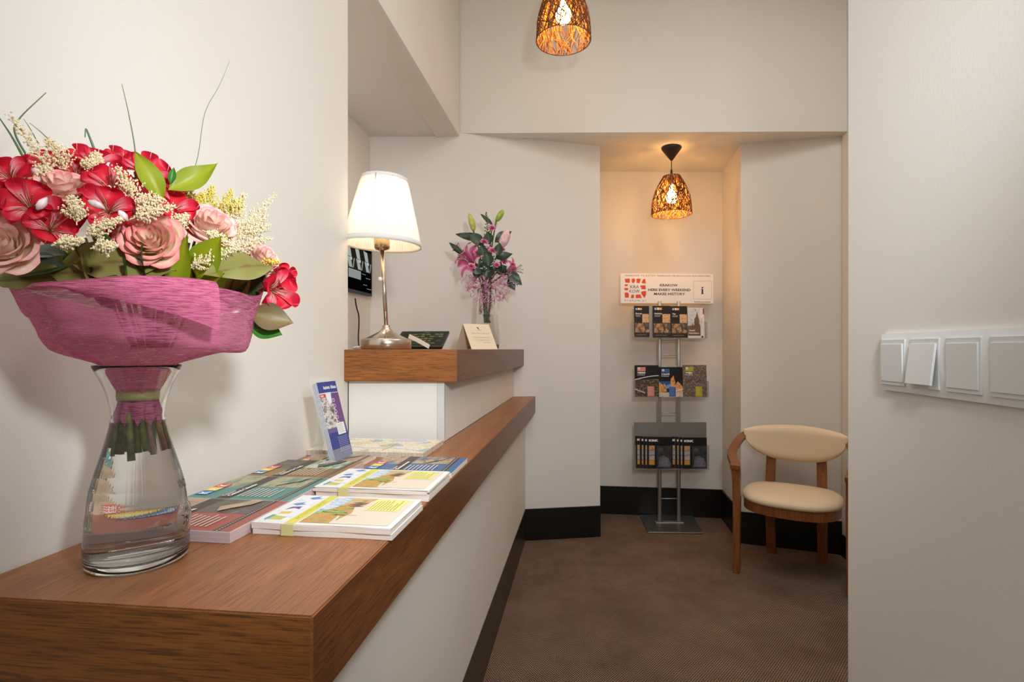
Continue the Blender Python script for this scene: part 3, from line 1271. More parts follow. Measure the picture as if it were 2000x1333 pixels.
# pleated shade, tipped a little to the right
TSH = TL @ Matrix.Translation((0, 0, .295)) @ Matrix.Rotation(math.radians(5.3), 4, 'Y')
bm = bmesh.new()
NP = 96
N2 = NP * 4
prof = [(.0, .1392), (.10, .1337), (.3, .122), (.6, .1040), (.9, .086), (1.0, .0800)]
hs_ = .240
rings = []
for v, r in prof:
    ring = []
    for k in range(N2):
        a = 2 * math.pi * k / N2
        rr = r + (.0020 * math.cos(a * NP) if .05 < v < .97 else 0)
        ring.append(bm.verts.new((rr * math.cos(a), rr * math.sin(a), v * hs_)))
    rings.append(ring)
for a, b in zip(rings, rings[1:]):
    for k in range(N2):
        bm.faces.new((a[k], a[(k + 1) % N2], b[(k + 1) % N2], b[k]))
bm.transform(TSH)


def cloth(name, col, transl, rough=.8):
    if name in MATS:
        return MATS[name]
    m, nt, b = new_mat(name)
    b.inputs['Base Color'].default_value = srgb(col)
    b.inputs['Roughness'].default_value = rough
    b.inputs['Specular IOR Level'].default_value = .2
    t = nt.nodes.new('ShaderNodeBsdfTranslucent')
    t.inputs[0].default_value = srgb(col)
    ms = nt.nodes.new('ShaderNodeMixShader')
    ms.inputs[0].default_value = transl
    nt.links.new(b.outputs[0], ms.inputs[1])
    nt.links.new(t.outputs[0], ms.inputs[2])
    nt.links.new(ms.outputs[0], nt.nodes['Material Output'].inputs[0])
    MATS[name] = m
    return m


shade = obj('shade', bm, cloth('shade_cloth', (250, 248, 244), .34), lamp, smooth=True)
for nm, r0, r1, z0, z1 in (('lower_trim', .1402, .1382, -.002, .016), ('upper_trim', .0822, .0806, hs_ - .012, hs_ + .002)):
    bm = bmesh.new()
    lathe(bm, [(r0, z0), (r1 + .0005, z1), (r1 - .0015, z1), (r0 - .0022, z0)], (0, 0, 0), 96, close=True)
    bm.transform(TSH)
    obj(nm, bm, cloth('shade_tape', (240, 238, 234), .15), shade, smooth=True)
bm = bmesh.new()
for k in range(3):
    a = k * 2 * math.pi / 3 + .4
    tube(bm, [V((.02 * math.cos(a), .02 * math.sin(a), .035)), V((.10 * math.cos(a), .10 * math.sin(a), .11)), V((.083 * math.cos(a), .083 * math.sin(a), hs_ - .004))], .0013, 6)
bm.transform(TSH)
obj('spider', bm, NICK, shade)
ch = at(742.0, 478, ly - .03)
bm = bmesh.new()
for k in range(26):
    octa(bm, (ch.x + .0012 * k / 26, ch.y, ch.z - .0045 * k), .0024)
chain = obj('pull_chain', bm, NICK, lamp)
bm = bmesh.new()
blob(bm, (ch.x + .0012, ch.y, ch.z - .0045 * 26 - .006), .0085, sub=2)
obj('chain_ball', bm, mat('white_knob', (232, 224, 214), .25), chain, smooth=True)
bm = bmesh.new()
tube(bm, spline([(lx - .085, ly, ZS + .010), (lx - .11, ly + .004, ZS + .008), (lx - .125, ly + .03, ZS + .004), (lx - .13, ly + .2, ZS + .004)], 6), .0035, 8)
obj('cord', bm, mat('white_cord', (226, 222, 216), .5), lamp, smooth=True)

# tablet propped on the shelf
tb = thing('tablet', 'black tablet lying propped behind the table lamp', 'tablet', (-.39, 2.30, ZS))
TF = frame((-.520, 2.325, ZS + .004), AU, AX * math.cos(.50) + V((0, 0, 1)) * math.sin(.50))
bm = bmesh.new()
box(bm, (0, 0, -.014), (.222, .150, 0), 0, TF)
bevel(bm, .004, 3)
bm.transform(Matrix.Translation((0, 0, .0075)))
obj('housing', bm, mat('black_plastic', (12, 12, 13), .35), tb, frame=TF)
s = Sheet(.196, .118, .0006, mat('black_plastic', (12, 12, 13), .35), emit_mat('tablet_grey', (58, 56, 44), .9))
r5 = random.Random(4)
for i in range(9):
    for j in range(5):
        if r5.random() < .75:
            s.rect(.010 + i * .0200, .012 + j * .0205, .014 + .006 * r5.random(), .008 + .006 * r5.random(),
                   emit_mat('tablet_%d' % int(r5.random() * 4), [(120, 114, 76), (96, 92, 64), (150, 142, 100), (76, 84, 66)][int(r5.random() * 4)], .8))
s.rect(.10, .115, .02, .006, emit_mat('tablet_3', (76, 84, 66), .8))
s.done('screen', tb, TF @ Matrix.Translation((.015, .018, .0062)))
bm = bmesh.new()
prism(bm, [(-.48, 2.43), (-.33, 2.41), (-.33, 2.45), (-.48, 2.47)], ZS + .0005, ZS + .036)
obj('prop', bm, mat('black_plastic', (12, 12, 13), .35), tb)
bm = bmesh.new()
sl0, sl1 = at(838, 680.5, 2.20), at(799, 657, 2.285)
sweep_rect(bm, [sl0 + V((0, 0, .006)), sl0.lerp(sl1, .5) + V((0, 0, .005)), sl1], [.016, .017, .018], [.004, .004, .004], (.5, -.2, 1))
tag(obj('paper_slip', bm, mat('slip_paper', (238, 232, 224), .5)), 'narrow white folded paper slip leaning on the tablet', 'paper')

# standing card
cd = thing('tent_card', 'cream folded card standing before the small vase', 'card', (-.14, 2.75, ZS))
c1, c2 = V((-.2031, 2.70, ZS)), V((-.0746, 2.796, ZS))
ce = (c2 - c1).normalized()
cn = V((ce.y, -ce.x, 0))
rg = -cn * .083 + V((0, 0, .132))
CARD = mat('cream_card', (232, 216, 188), .6)
FRC = frame(c1, ce, rg)
wC, hC = (c2 - c1).length, rg.length
s = Sheet(wC, hC, .0008, CARD)
GR = ink((90, 84, 76))
g2 = ink((150, 138, 120))
s.poly([(wC * .46, hC * .86), (wC * .50, hC * .88), (wC * .55, hC * .84), (wC * .54, hC * .80), (wC * .57, hC * .77), (wC * .52, hC * .78), (wC * .50, hC * .82)], GR)
s.text('Hotel', wC * .55, hC * .735, .008, GR, width=wC * .14, align='C')
s.text('DEAR GUESTS, WELCOME', wC * .54, hC * .60, .009, g2, width=wC * .66, align='C')
for i, (a, b) in enumerate(((.70, .47), (.58, .435), (.76, .365), (.45, .33))):
    s.text('we wish you a pleasant stay with us' if i % 2 == 0 else 'and are glad to help you', wC * .54, hC * b, .006, g2, width=wC * a, align='C')
s.text('your Hosts', wC * .68, hC * .25, .008, GR, width=wC * .26, align='C')
s.done('front_leaf', cd, FRC)
bm = bmesh.new()
b1 = c1 - cn * .158
sweep_rect(bm, [c1 + rg + ce * wC / 2, b1 + ce * wC / 2 + V((0, 0, .0008))], wC, .0008, ce)
obj('back_leaf', bm, CARD, cd)

# ------------------------------------------------------------------ switches on the near right wall
SWM = mat('white_plastic', (232, 233, 232), .28, spec=.5)
sw = thing('light_switch_panel', 'white four gang light switch panel on the near right wall', 'light switch', (wr(.66), .66, 1.23))
SWF = frame((wr(.797), .797, 1.1905), -AX, (0, 0, 1))
WS, HS = .286, .0815


def plate(bm, x0, y0, x1, y1, z0, z1, bulge, fr, n=10):
    """plate whose face bows outwards across its height"""
    rows = []
    for j in range(n + 1):
        v = j / n
        zz = z1 + bulge * (1 - (2 * v - 1) ** 2)
        y = y0 + (y1 - y0) * v
        rows.append([bm.verts.new(fr @ V(p)) for p in ((x0, y, z0), (x0 + .0015, y, zz - .001), (x0 + .003, y, zz), (x1 - .003, y, zz), (x1 - .0015, y, zz - .001), (x1, y, z0))])
    for a, b in zip(rows, rows[1:]):
        for k in range(5):
            bm.faces.new((a[k], a[k + 1], b[k + 1], b[k]))
        bm.faces.new((a[5], a[0], b[0], b[5]))
    bm.faces.new(rows[0])
    bm.faces.new(rows[-1][::-1])


bm = bmesh.new()
plate(bm, 0, 0, 4 * .0713, HS, .0003, .0062, .0032, SWF, 14)
obj('frame', bm, SWM, sw, frame=SWF)
for k in range(4):
    x0 = k * .0713 + .0085
    x1 = (k + 1) * .0713 - .0085
    bm = bmesh.new()
    box(bm, (x0 - .0022, .0085, .0070), (x1 + .0022, .0732, .0096), 0, SWF)
    bevel(bm, .0004, 1)
    ins = obj('insert', bm, mat('pale_grey_plastic', (214, 215, 214), .35), sw, frame=SWF)
    bm = bmesh.new()
    rot = Matrix.Translation((0, .0685, .0104)) @ Matrix.Rotation(math.radians(-6.5 if k == 1 else 1.2), 4, 'X') @ Matrix.Translation((0, -.0685, -.0104))
    box(bm, (x0 + .0008, .0135, .0088), (x1 - .0008, .0668, .0118), 0, SWF @ rot)
    bevel(bm, .0006, 2)
    obj('rocker', bm, mat('rocker_plastic', (222, 223, 221), .3), sw, frame=SWF)

# ------------------------------------------------------------------ brochure stand in the niche
STEEL = mat('satin_steel', (190, 188, 184), .42, .7)
SY = 3.84
x0p, x1p = (1288.3 - CX) * SY / F, (1325.6 - CX) * SY / F
st = thing('brochure_stand', 'grey steel brochure stand with sign plate, in the lit niche', 'brochure stand', ((x0p + x1p) / 2, SY, 0))
bm = bmesh.new()
bpts = [at(1265.5, 1042.5, 3.64), at(1374, 1044.5, 3.63), at(1351.5, 1009, 4.03), at(1248.5, 1008, 4.03)]
prism(bm, [p.xy for p in bpts], .0005, .010)
bevel(bm, .002, 1)
obj('base_plate', bm, mat('steel_plate', (150, 148, 142), .3, .85), st)
for xp in (x0p, x1p):
    bm = bmesh.new()
    lathe(bm, [(0, .010), (.0132, .010), (.0132, 1.590), (.0115, 1.593), (0, 1.593)], (xp, SY, 0), 18)
    obj('pole', bm, STEEL, st, smooth=True)
bm = bmesh.new()
box(bm, (x0p - .03, SY - .02, .0102), (x1p + .03, SY + .02, .016))
bevel(bm, .002, 1)
obj('foot_bracket', bm, STEEL, st)
for py in (664.5, 694, 807, 947, 974.5):
    bm = bmesh.new()
    z = H - (py - CY) * SY / F
    tube(bm, [(x0p, SY, z), (x1p, SY, z)], .0032 if py != 947 else .0022, 8)
    obj('rung', bm, STEEL, st, smooth=True)
# trays: clear acrylic pockets
ACG = acrylic_mat('grey_acrylic', (190, 190, 184), .30)


def pk(px, py, Y=3.79):
    return at(px, py, Y)


def tray(name, xa, xb, ytop, ybot, yback, solid=False):
    a, b = pk(xa, ybot), pk(xb, ybot)
    zt_ = pk(xa, ytop).z
    zk = pk(xa, yback).z
    t = bpy.data.objects.new(name, None)
    bm = bmesh.new()
    box(bm, (a.x, 3.822, a.z), (b.x, 3.8255, zk))
    root = obj(name, bm, mat('grey_metal_sheet', (140, 138, 132), .45, .6) if solid else ACG, st)
    bm = bmesh.new()
    box(bm, (a.x, 3.772, a.z - .003), (b.x, 3.8255, a.z - .0004))
    obj('tray_floor', bm, ACG, root)
    bm = bmesh.new()
    box(bm, (a.x, 3.769, a.z - .003), (b.x, 3.7715, zt_))
    obj('tray_front', bm, acrylic_mat('front_acrylic', (110, 110, 106), .045), root)
    for x in (a.x - .003, b.x):
        bm = bmesh.new()
        box(bm, (x, 3.769, a.z - .003), (x + .003, 3.8255, zt_))
        obj('tray_end', bm, ACG, root)
    return root


tray('top_tray', 1237.3, 1379.0, 629, 660.2, 604)
tray('middle_tray', 1239.5, 1382.0, 745, 776.0, 716)
tray('lower_tray', 1240.5, 1383.0, 870, 916.0, 826.5, True)
for xa in (1271.5,):
    bm = bmesh.new()
    a = pk(xa - 3, 660)
    b = pk(xa + 3, 599)
    box(bm, (a.x, 3.800, a.z), (b.x, 3.8035, b.z))
    obj('divider', bm, mat('grey_divider', (168, 164, 156), .4), st)
# sign plate
sx0, sx1 = at(1211.8, 592, 3.80), at(1395, 592, 3.93)
sw_ = math.hypot(sx1.x - sx0.x, 3.93 - 3.80)
sdir = V((sx1.x - sx0.x, .13, 0)).normalized()
zs0, zs1 = H + (CY - 591.8) * 3.81 / F, H + (CY - 533.8) * 3.81 / F
mid = (sx0.x + sx1.x) / 2
sorg = V((x0p + x1p, 2 * SY, 0)) / 2
pc = V(((x0p + x1p) / 2, SY + .0165, 0))
sdir = V((1, .05, 0)).normalized()
left = (x0p + x1p) / 2 - (sx0.x)
o_ = pc + sdir * (-(pc.x - (1211.8 - CX) * 3.835 / F))
wS, hS = (1395.2 - 1211.8) * 3.86 / F, (592.8 - 534.8) * 3.855 / F
sh = Sheet(wS, hS, .004, ink((226, 220, 214)), ink((240, 236, 232)))
BK = ink((50, 46, 46))
OR = ink((218, 82, 34))


def sp(zx, zy):                       # zoomed sign crop -> plate coordinates
    return ((zx - 66) / (1950 - 66) * wS, hS - (zy - 60 - (zx - 66) * .0195) / (650 - 60) * hS)


def stext(t, x, y, w, size, m, **k):
    a = sp(x, y)
    sh.text(t, a[0], a[1], size, m, width=w / 1884 * wS, **k)


stext('KRAKÓW. TU KAŻDY WEEKEND PRZECHODZI DO HISTORII.', 165, 122, 1730, .0165, ink((96, 92, 90)))
for q in ([(150, 170), (256, 165), (250, 250), (165, 242)], [(288, 168), (350, 162), (362, 200), (340, 248), (306, 252), (290, 215)],
          [(386, 168), (475, 164), (452, 252), (392, 250)], [(520, 178), (566, 166), (578, 262), (490, 248)],
          [(150, 280), (220, 276), (205, 312), (146, 312)], [(145, 348), (222, 352), (214, 398), (146, 396)],
          [(465, 302), (568, 294), (576, 376), (480, 370), (490, 340), (466, 328)],
          [(146, 448), (205, 436), (236, 470), (232, 540), (156, 544)], [(284, 482), (338, 480), (336, 552), (268, 546), (282, 520)],
          [(372, 484), (468, 474), (494, 548), (372, 550)], [(480, 420), (580, 406), (584, 470), (552, 550), (490, 470)]):
    sh.poly([sp(a, b + (a - 66) * .0195) for a, b in q], OR)
NAVY = ink((40, 44, 78))
stext('KRA', 262, 360, 178, .032, NAVY)
stext('KOW', 245, 446, 210, .032, NAVY)
stext('k r a k o w . p l', 150, 612, 426, .019, ink((80, 78, 76)))
stext('KRAKOW', 862, 330, 362, .0245, BK, bold=.02)
stext('HERE EVERY WEEKEND', 624, 418, 862, .0245, BK, bold=.02)
stext('MAKES HISTORY', 742, 500, 630, .0245, BK, bold=.02)
q = [sp(1544, 206 + 29), sp(1916, 206 + 36), sp(1916, 566 + 36), sp(1544, 566 + 29)]
for (x, y, w, h) in ((q[0][0], q[3][1], .0012, q[0][1] - q[3][1]), (q[1][0], q[3][1], .0012, q[0][1] - q[3][1]),
                     (q[0][0], q[0][1], q[1][0] - q[0][0], .0012), (q[0][0], q[3][1], q[1][0] - q[0][0], .0012)):
    sh.rect(x, y, w, h, ink((90, 88, 88)))
ix = sp(1728, 0)[0]
iy0, iy1 = sp(1728, 495)[1], sp(1728, 395)[1]
sh.rect(ix - .0055, iy0, .011, iy1 - iy0, NAVY)
sh.rect(ix - .0095, iy0, .019, .0035, NAVY)
sh.rect(ix - .0095, iy1 - .0035, .010, .0035, NAVY)
sh.ell(ix, iy1 + .010, .0068, .0052, NAVY)
stext('krakow.travel', 1566, 662, 326, .0175, ink((80, 78, 76)))
sh.done('sign_plate', st, frame((o_.x, o_.y, zs0), sdir, (0, 0, 1)))

# ---- brochures in the trays, each one a thing of its own
TANS = photo_mat('pic_tan_abstract', [(40, 26, 20), (120, 84, 56), (214, 168, 118), (86, 50, 34)], 34, (1, .8, 1), 3)
SKIN = photo_mat('pic_warm_abstract', [(150, 104, 70), (226, 184, 134), (196, 146, 98)], 40, (1, 1, 1), 3)
GREYB = photo_mat('pic_greyblue', [(40, 40, 44), (92, 92, 100), (60, 52, 52)], 40)


def holder_frame(xa, ybot, xb, ytop, Y, tilt=0.0, lean=.10):
    a = at(xa, ybot, Y)
    b = at(xb, ytop, Y)
    f = frame((a.x, Y, a.z), V((math.cos(tilt), 0, math.sin(tilt))), V((0, lean, 1)))
    return f, b.x - a.x, (b.z - a.z) * math.sqrt(1 + lean * lean)


def top_brochure(xa, xb, yb, yt, title, label, Y=3.778):
    f, w, h = holder_frame(xa, yb, xb, yt, Y, 0, .08)
    base = ink((34, 28, 26))
    s = Sheet(w, h, .004, ink((60, 54, 50)), base)
    krk(s, w * .10, h * .87, w * .14)
    s.text(title, w * .10, h * .735, .013, ink((236, 232, 226)), width=w * (.42 if len(title) > 4 else .2), bold=.04)
    s.lines(w * .10, h * .69, w * .36, 2, h * .035, h * .013, ink((190, 180, 172)))
    # plain blotchy stand-in for the cover picture
    s.rect(w * .54, h * .46, w * .44, h * .28, SKIN)
    s.rect(w * .06, h * .15, w * .92, h * .29, TANS)
    s.rect(w * .80, h * .24, w * .18, h * .20, GREYB)
    s.rect(w * .06, h * .125, w * .9, h * .008, ink((120, 84, 60)))
    s.lines(w * .10, h * .062, w * .7, 1, .01, h * .012, ink((170, 150, 130)), .1)
    return tag(s.done('brochure', None, f), label, 'brochure', 'brochures in the top tray')


top_brochure(1239.0, 1268.5, 658.6, 597.8, 'Karnet', 'dark brochure with square letter logo, leftmost in the top tray', 3.800)
top_brochure(1275.5, 1310.2, 659.6, 597.6, 'Highlights', 'dark brochure with square letter logo, second from left in the top tray')
top_brochure(1310.6, 1343.0, 660.0, 598.2, 'Tips', 'dark brochure with square letter logo, third from left in the top tray')
f, w, h = holder_frame(1343.8, 661.2, 1376.0, 601.4, 3.778, 0, .08)
s = Sheet(w, h, .004, WHITE, ink((232, 226, 222)))
s.rect(0, h * .08, w * .76, h * .90, photo_mat('pic_cloudy_sky', [(120, 146, 186), (196, 204, 214), (214, 216, 214), (150, 170, 200)], 30))
BRK = photo_mat('pic_brick_tower', [(70, 44, 34), (130, 92, 70), (96, 66, 50), (150, 120, 96)], 60)
s.poly([(w * .0, h * .08), (w * .76, h * .08), (w * .76, h * .42), (w * .68, h * .48), (w * .68, h * .62), (w * .64, h * .72), (w * .60, h * .80), (w * .575, h * .90), (w * .545, h * .80),
        (w * .49, h * .70), (w * .40, h * .64), (w * .40, h * .44), (w * .34, h * .42), (w * .30, h * .50), (w * .25, h * .42), (w * .0, h * .40)], BRK)
s.rect(w * .04, h * .30, w * .30, h * .08, ink((110, 88, 50)))
s.text('Zostań', w * .06, h * .235, .013, ink((240, 236, 230)), width=w * .36, bold=.05)
s.text('Krakowianinem', w * .06, h * .15, .012, ink((240, 236, 230)), width=w * .60, bold=.05)
s.rect(w * .93, h * .78, w * .07, h * .20, ink((176, 44, 38)))
s.text('Krakow', w * .87, h * .52, .010, ink((90, 84, 84)), width=h * .13, rot=math.pi / 2)
s.rect(w * .80, h * .02, w * .12, h * .055, ink((70, 66, 66)))
tag(s.done('brochure', None, f), 'brochure with a brick tower under pale sky, rightmost in the top tray', 'brochure', 'brochures in the top tray')

# middle tray
NIGHT = photo_mat('pic_night_river', [(18, 15, 14), (60, 48, 34), (26, 22, 22), (150, 120, 80), (30, 26, 26)], 60, (1, 1.6, 1))
STREET = photo_mat('pic_lit_houses', [(120, 60, 24), (214, 128, 56), (250, 196, 120), (90, 44, 20)], 60, (2.5, 1, 1))
ROOFS = photo_mat('pic_roofs', [(40, 32, 28), (120, 104, 92), (66, 44, 40), (170, 156, 140), (84, 66, 58)], 70, (1, 2, 1), 3)


def mid_brochure(xa, xb, yb, yt, c, ttl, Y, label, kind):
    f, w, h = holder_frame(xa, yb, xb, yt, Y, 0, .06)
    s = Sheet(w, h, .004, ink((60, 58, 56)), ink((16, 13, 12)))
    C = ink(c)
    if kind == 0:
        s.rect(0, 0, w, h * .56, NIGHT)
        n = 10
        up_ = [(w * k / n, h * (.55 + .13 * math.sin(k / n * 1.5))) for k in range(n + 1)]
        s.poly([(a, b) for a, b in up_] + [(a, b - h * .025) for a, b in up_[::-1]], ink((226, 222, 214)))
        s.poly([(0, h * .22), (w * .42, h * .10), (w * .42, h * .135), (0, h * .26)], ink((200, 198, 194)))
    elif kind == 1:
        s.poly([(0, h * .52), (w * .52, h * .52), (w * .44, h * .28), (0, h * .28)], ink((32, 84, 156)))
        s.poly([(w * .20, h * .36), (w * .50, h * .44), (w * .44, h * .28), (w * .20, h * .28)], ink((110, 170, 220)))
        s.poly([(0, h * .15), (w * .34, h * .18), (w * .24, h * .46), (w * .16, h * .40), (w * .10, h * .44), (0, h * .50)], STREET)
        s.poly([(w * .46, h * .10), (w, h * .10), (w, h * .34), (w * .80, h * .52), (w * .70, h * .42), (w * .62, h * .72), (w * .50, h * .60)], STREET)
        s.rect(0, 0, w, h * .15, photo_mat('pic_snow', [(196, 180, 160), (226, 214, 200), (160, 140, 124)], 60))
        s.poly([(w * .60, h * .16), (w, h * .24), (w, h * .28), (w * .60, h * .20)], ink((226, 226, 226)))
    else:
        s.rect(0, 0, w, h, ROOFS)
        for k in range(5):
            s.poly([(w * (.1 + .15 * k), h * (.42 + .06 * (k % 3))), (w * (.25 + .15 * k), h * (.46 + .06 * (k % 3))), (w * (.27 + .15 * k), h * (.52 + .06 * (k % 2))), (w * .12 + w * .15 * k, h * (.5 + .05 * (k % 3)))], ink((110, 70, 58)))
    s.rect(w * .11, h * .80, w * .34, h * .14, C)
    s.rect(w * .13, h * .86, w * .10, h * .065, ink((232, 226, 216)))
    s.text('P', w * .155, h * .868, .010, C, bold=.05)
    s.text(ttl[0], w * .11, h * .735, .014, ink((238, 236, 232)), width=w * (.34 if kind != 2 else .30), bold=.06)
    s.text(ttl[1], w * .11, h * .680, .009, ink((220, 216, 210)), width=w * .32, bold=.04)
    s.rect(w * (.52 if kind != 1 else .42), h * .01, w * .28, h * .32, C)
    s.lines(w * (.54 if kind != 1 else .44), h * .28, w * .22, 6, h * .042, h * .01, ink([min(255, x + 50) for x in c]), .3)
    return tag(s.done('brochure', None, f), label, 'brochure', 'brochures in the middle tray')


mid_brochure(1240.0, 1287.0, 775.0, 714.0, (214, 136, 130), ('WEEKEND', 'in Krakow'), 3.780, 'night bridge brochure with pink squares, left in the middle tray', 0)
mid_brochure(1287.2, 1333.6, 775.6, 717.6, (60, 98, 166), ('2 DAYS', 'in Krakow'), 3.776, 'brochure reading 2 DAYS over lit houses, in the middle tray', 1)
mid_brochure(1334.0, 1380.6, 775.6, 713.6, (176, 172, 40), ('WIJA', 'Krakow'), 3.780, 'rooftop view brochure with lime squares, right in the middle tray', 2)

# lower tray: two fans of four
for g, (xl, side) in enumerate(((1242.6, 'left'), (1311.6, 'right'))):
    for k in range(4):
        f, w, h = holder_frame(xl + k * 7.0 - (2.0 if k == 0 else 0), 914.4 + k * .35, xl + k * 7.0 + 47.6, 852.0 + k * .6 + g * 1.2, 3.796 - .0072 * k, -.004, .02)
        s = Sheet(w, h, .0042, ink((190, 186, 184)), ink((17, 17, 20)))
        s.rect(w * .40, h * .0, w * .60, h * .72, photo_mat('pic_dusk', [(22, 22, 26), (40, 40, 46), (58, 56, 60), (26, 26, 30)], 24))
        s.poly([(w * .46, h * .06), (w * .50, h * .36), (w * .66, h * .42), (w * .86, h * .34), (w * .96, h * .18), (w * .96, h * .04)], photo_mat('pic_mist', [(70, 72, 82), (104, 106, 116), (88, 88, 98)], 40))
        s.ell(w * .56, h * .60, w * .11, h * .07, photo_mat('pic_rock', [(34, 33, 30), (86, 84, 74), (50, 48, 46)], 60))
        s.text('KRK', w * .07, h * .855, .019, ink((232, 230, 226)), width=w * .40, bold=.07)
        for j, cc in enumerate(('pic_gold', 'pic_steel', 'pic_rose', 'pic_amber')):
            cols = {'pic_gold': [(90, 60, 30), (226, 184, 120), (140, 84, 50)], 'pic_steel': [(50, 62, 66), (196, 196, 196), (110, 110, 108)],
                    'pic_rose': [(110, 84, 76), (214, 196, 186), (130, 100, 92)], 'pic_amber': [(70, 50, 24), (232, 170, 70), (176, 116, 50)]}[cc]
            s.rect(w * .08, h * (.58 - .155 * j), w * .23, h * .145, photo_mat(cc, cols, 90))
        s.lines(w * .58, h * .30, w * .34, 6, h * .042, h * .012, ink((150, 152, 160)), .4)
        tag(s.done('brochure', None, f), 'black city brochure in the lower tray, %s of the %s fan' % (('hindmost', 'second from the back', 'third from the back', 'foremost and fully visible')[k], side),
            'brochure', 'black brochures fanned in the lower tray')

# ------------------------------------------------------------------ chair
cx_, cy_ = 1.692, 3.205
cr = V((.834, -.552, 0))
cf = V((-.552, -.834, 0))
CM = Matrix((cr, cf, V((0, 0, 1)))).transposed().to_4x4()
CM.translation = V((cx_, cy_, 0))
CW = wood_mat('chair_wood', (150, 90, 44), (90, 50, 22), 2, .32, .8, .3)
CREAM = mat('cream_leatherette', (236, 214, 182), .45, spec=.35, bump=.05, bscale=300)
chair = thing('armchair', 'wooden armchair with cream padded seat and half moon backrest', 'chair', (cx_, cy_, 0), 0)


def cbuild(name, bm, m, parent=chair, smooth=False):
    bm.transform(CM)
    return obj(name, bm, m, parent, smooth=smooth, frame=CM)


for s_ in (-1, 1):
    bm = bmesh.new()                                   # rear leg, sweeping up to the backrest
    pts = spline([(s_ * .137, -.028, 0.0005), (s_ * .137, .0, .25), (s_ * .137, .006, .42), (s_ * .133, -.008, .60), (s_ * .128, -.022, .70)], 5)
    sweep_rect(bm, pts, .052, .030, (1, 0, 0))
    bevel(bm, .003, 1)
    cbuild('rear_leg', bm, CW)
    bm = bmesh.new()                                   # front leg
    xs = .252 if s_ < 0 else .285
    pts = spline([(s_ * xs, .408, 0.0005), (s_ * xs, .408, .30), (s_ * xs, .412, .50), (s_ * (xs + .004), .420, .592)], 5)
    n = len(pts)
    sweep_rect(bm, pts, [.034 + .012 * (k / (n - 1)) for k in range(n)], .034, (1, 0, 0))
    bevel(bm, .003, 1)
    cbuild('front_leg', bm, CW)
    bm = bmesh.new()                                   # curved arm
    pts = spline([(s_ * .215, .015, .742), (s_ * .262, .075, .732), (s_ * .292, .180, .695), (s_ * .300, .300, .645), (s_ * (xs + .006), .415, .604), (s_ * (xs + .002), .452, .596)], 6)
    sweep_rect(bm, pts, [.030 + .022 * min(1, k / 20) for k in range(len(pts))], .028, (1, .35 * s_, 0))
    bevel(bm, .004, 2)
    cbuild('arm', bm, CW)


def seat_outline(k, grow=0.0):
    a = 2 * math.pi * k / 48
    c, s = math.cos(a), math.sin(a)
    e = .72
    x = (.248 + grow) * math.copysign(abs(c) ** e, c)
    y = .212 + (.218 + grow) * math.copysign(abs(s) ** e, s)
    if y > .22:
        y += .028 * (1 - (x / .25) ** 2)
    return x, y


bm = bmesh.new()
rg_ = []
for sc_, z in ((.90, .404), (1.0, .410), (1.012, .425), (.985, .440), (.90, .452), (.6, .462), (.25, .465)):
    ring = []
    for k in range(48):
        x, y = seat_outline(k)
        yc = .212
        dz = -.010 * ((y - yc) / .22) ** 2 * (1 if y < yc else .6)
        ring.append(bm.verts.new((x * sc_, yc + (y - yc) * sc_, z + dz * .3)))
    rg_.append(ring)
for a, b in zip(rg_, rg_[1:]):
    for k in range(48):
        bm.faces.new((a[k], a[(k + 1) % 48], b[(k + 1) % 48], b[k]))
bm.faces.new(rg_[0][::-1])
bm.faces.new(rg_[-1])
cbuild('seat', bm, CREAM, smooth=True)
bm = bmesh.new()                                        # apron under the pad
oi = [[], [], [], []]
for k in range(48):
    x, y = seat_outline(k, -.006)
    xi, yi = seat_outline(k, -.028)
    for lst, p in zip(oi, ((x, y, .354), (x, y, .405), (xi, yi, .405), (xi, yi, .354))):
        lst.append(bm.verts.new(p))
for i in range(4):
    a, b = oi[i], oi[(i + 1) % 4]
    for k in range(48):
        bm.faces.new((a[k], a[(k + 1) % 48], b[(k + 1) % 48], b[k]))
cbuild('seat_apron', bm, CW)
# half-moon backrest, curved round the sitter
bm = bmesh.new()
nx, nz = 28, 10
HW = .270


def backpt(i, j, side):
    u = -1 + 2 * i / nx
    x = HW * u
    top = .797 - .024 * u * u - .008 * max(0, abs(u) - .85) / .15
    bot = .754 - .174 * math.sqrt(max(0, 1 - abs(u) ** 2.4))
    v = j / nz
    z = bot + (top - bot) * v
    y = .115 * u * u - .020 + .02 * (.72 - z)
    edge = min(1, 4.2 * min(v, 1 - v), 5 * (1 - abs(u)) + .02)
    th = .024 * math.sqrt(max(0, 1 - (1 - edge) ** 2)) + .002
    return V((x, y + (th if side else -th * .5) + .018, z))


gr = [[[bm.verts.new(backpt(i, j, s)) for j in range(nz + 1)] for i in range(nx + 1)] for s in (0, 1)]
for s in (0, 1):
    for i in range(nx):
        for j in range(nz):
            bm.faces.new((gr[s][i][j], gr[s][i + 1][j], gr[s][i + 1][j + 1], gr[s][i][j + 1]))
for i in range(nx):
    for j in (0, nz):
        bm.faces.new((gr[0][i][j], gr[0][i + 1][j], gr[1][i + 1][j], gr[1][i][j]))
for j in range(nz):
    for i in (0, nx):
        bm.faces.new((gr[0][i][j], gr[0][i][j + 1], gr[1][i][j + 1], gr[1][i][j]))
cbuild('backrest', bm, CREAM, smooth=True)

# ------------------------------------------------------------------ pendant lamps with woven rattan shades
RAT_LIT = mat('rattan', (196, 132, 58), .55, spec=.3, noise=.35, nscale=60)  # lighter copy for the inner strands, bulb light put into the colour
DBR = mat('dark_bakelite', (30, 18, 12), .4)


def shade_r(v):                                         # v: 0 rim .. 1 top
    return .128 - .010 * v - .062 * max(0, (v - .25) / .75) ** 1.75 if v > .25 else .1295 - .0045 * v / .25 * .9


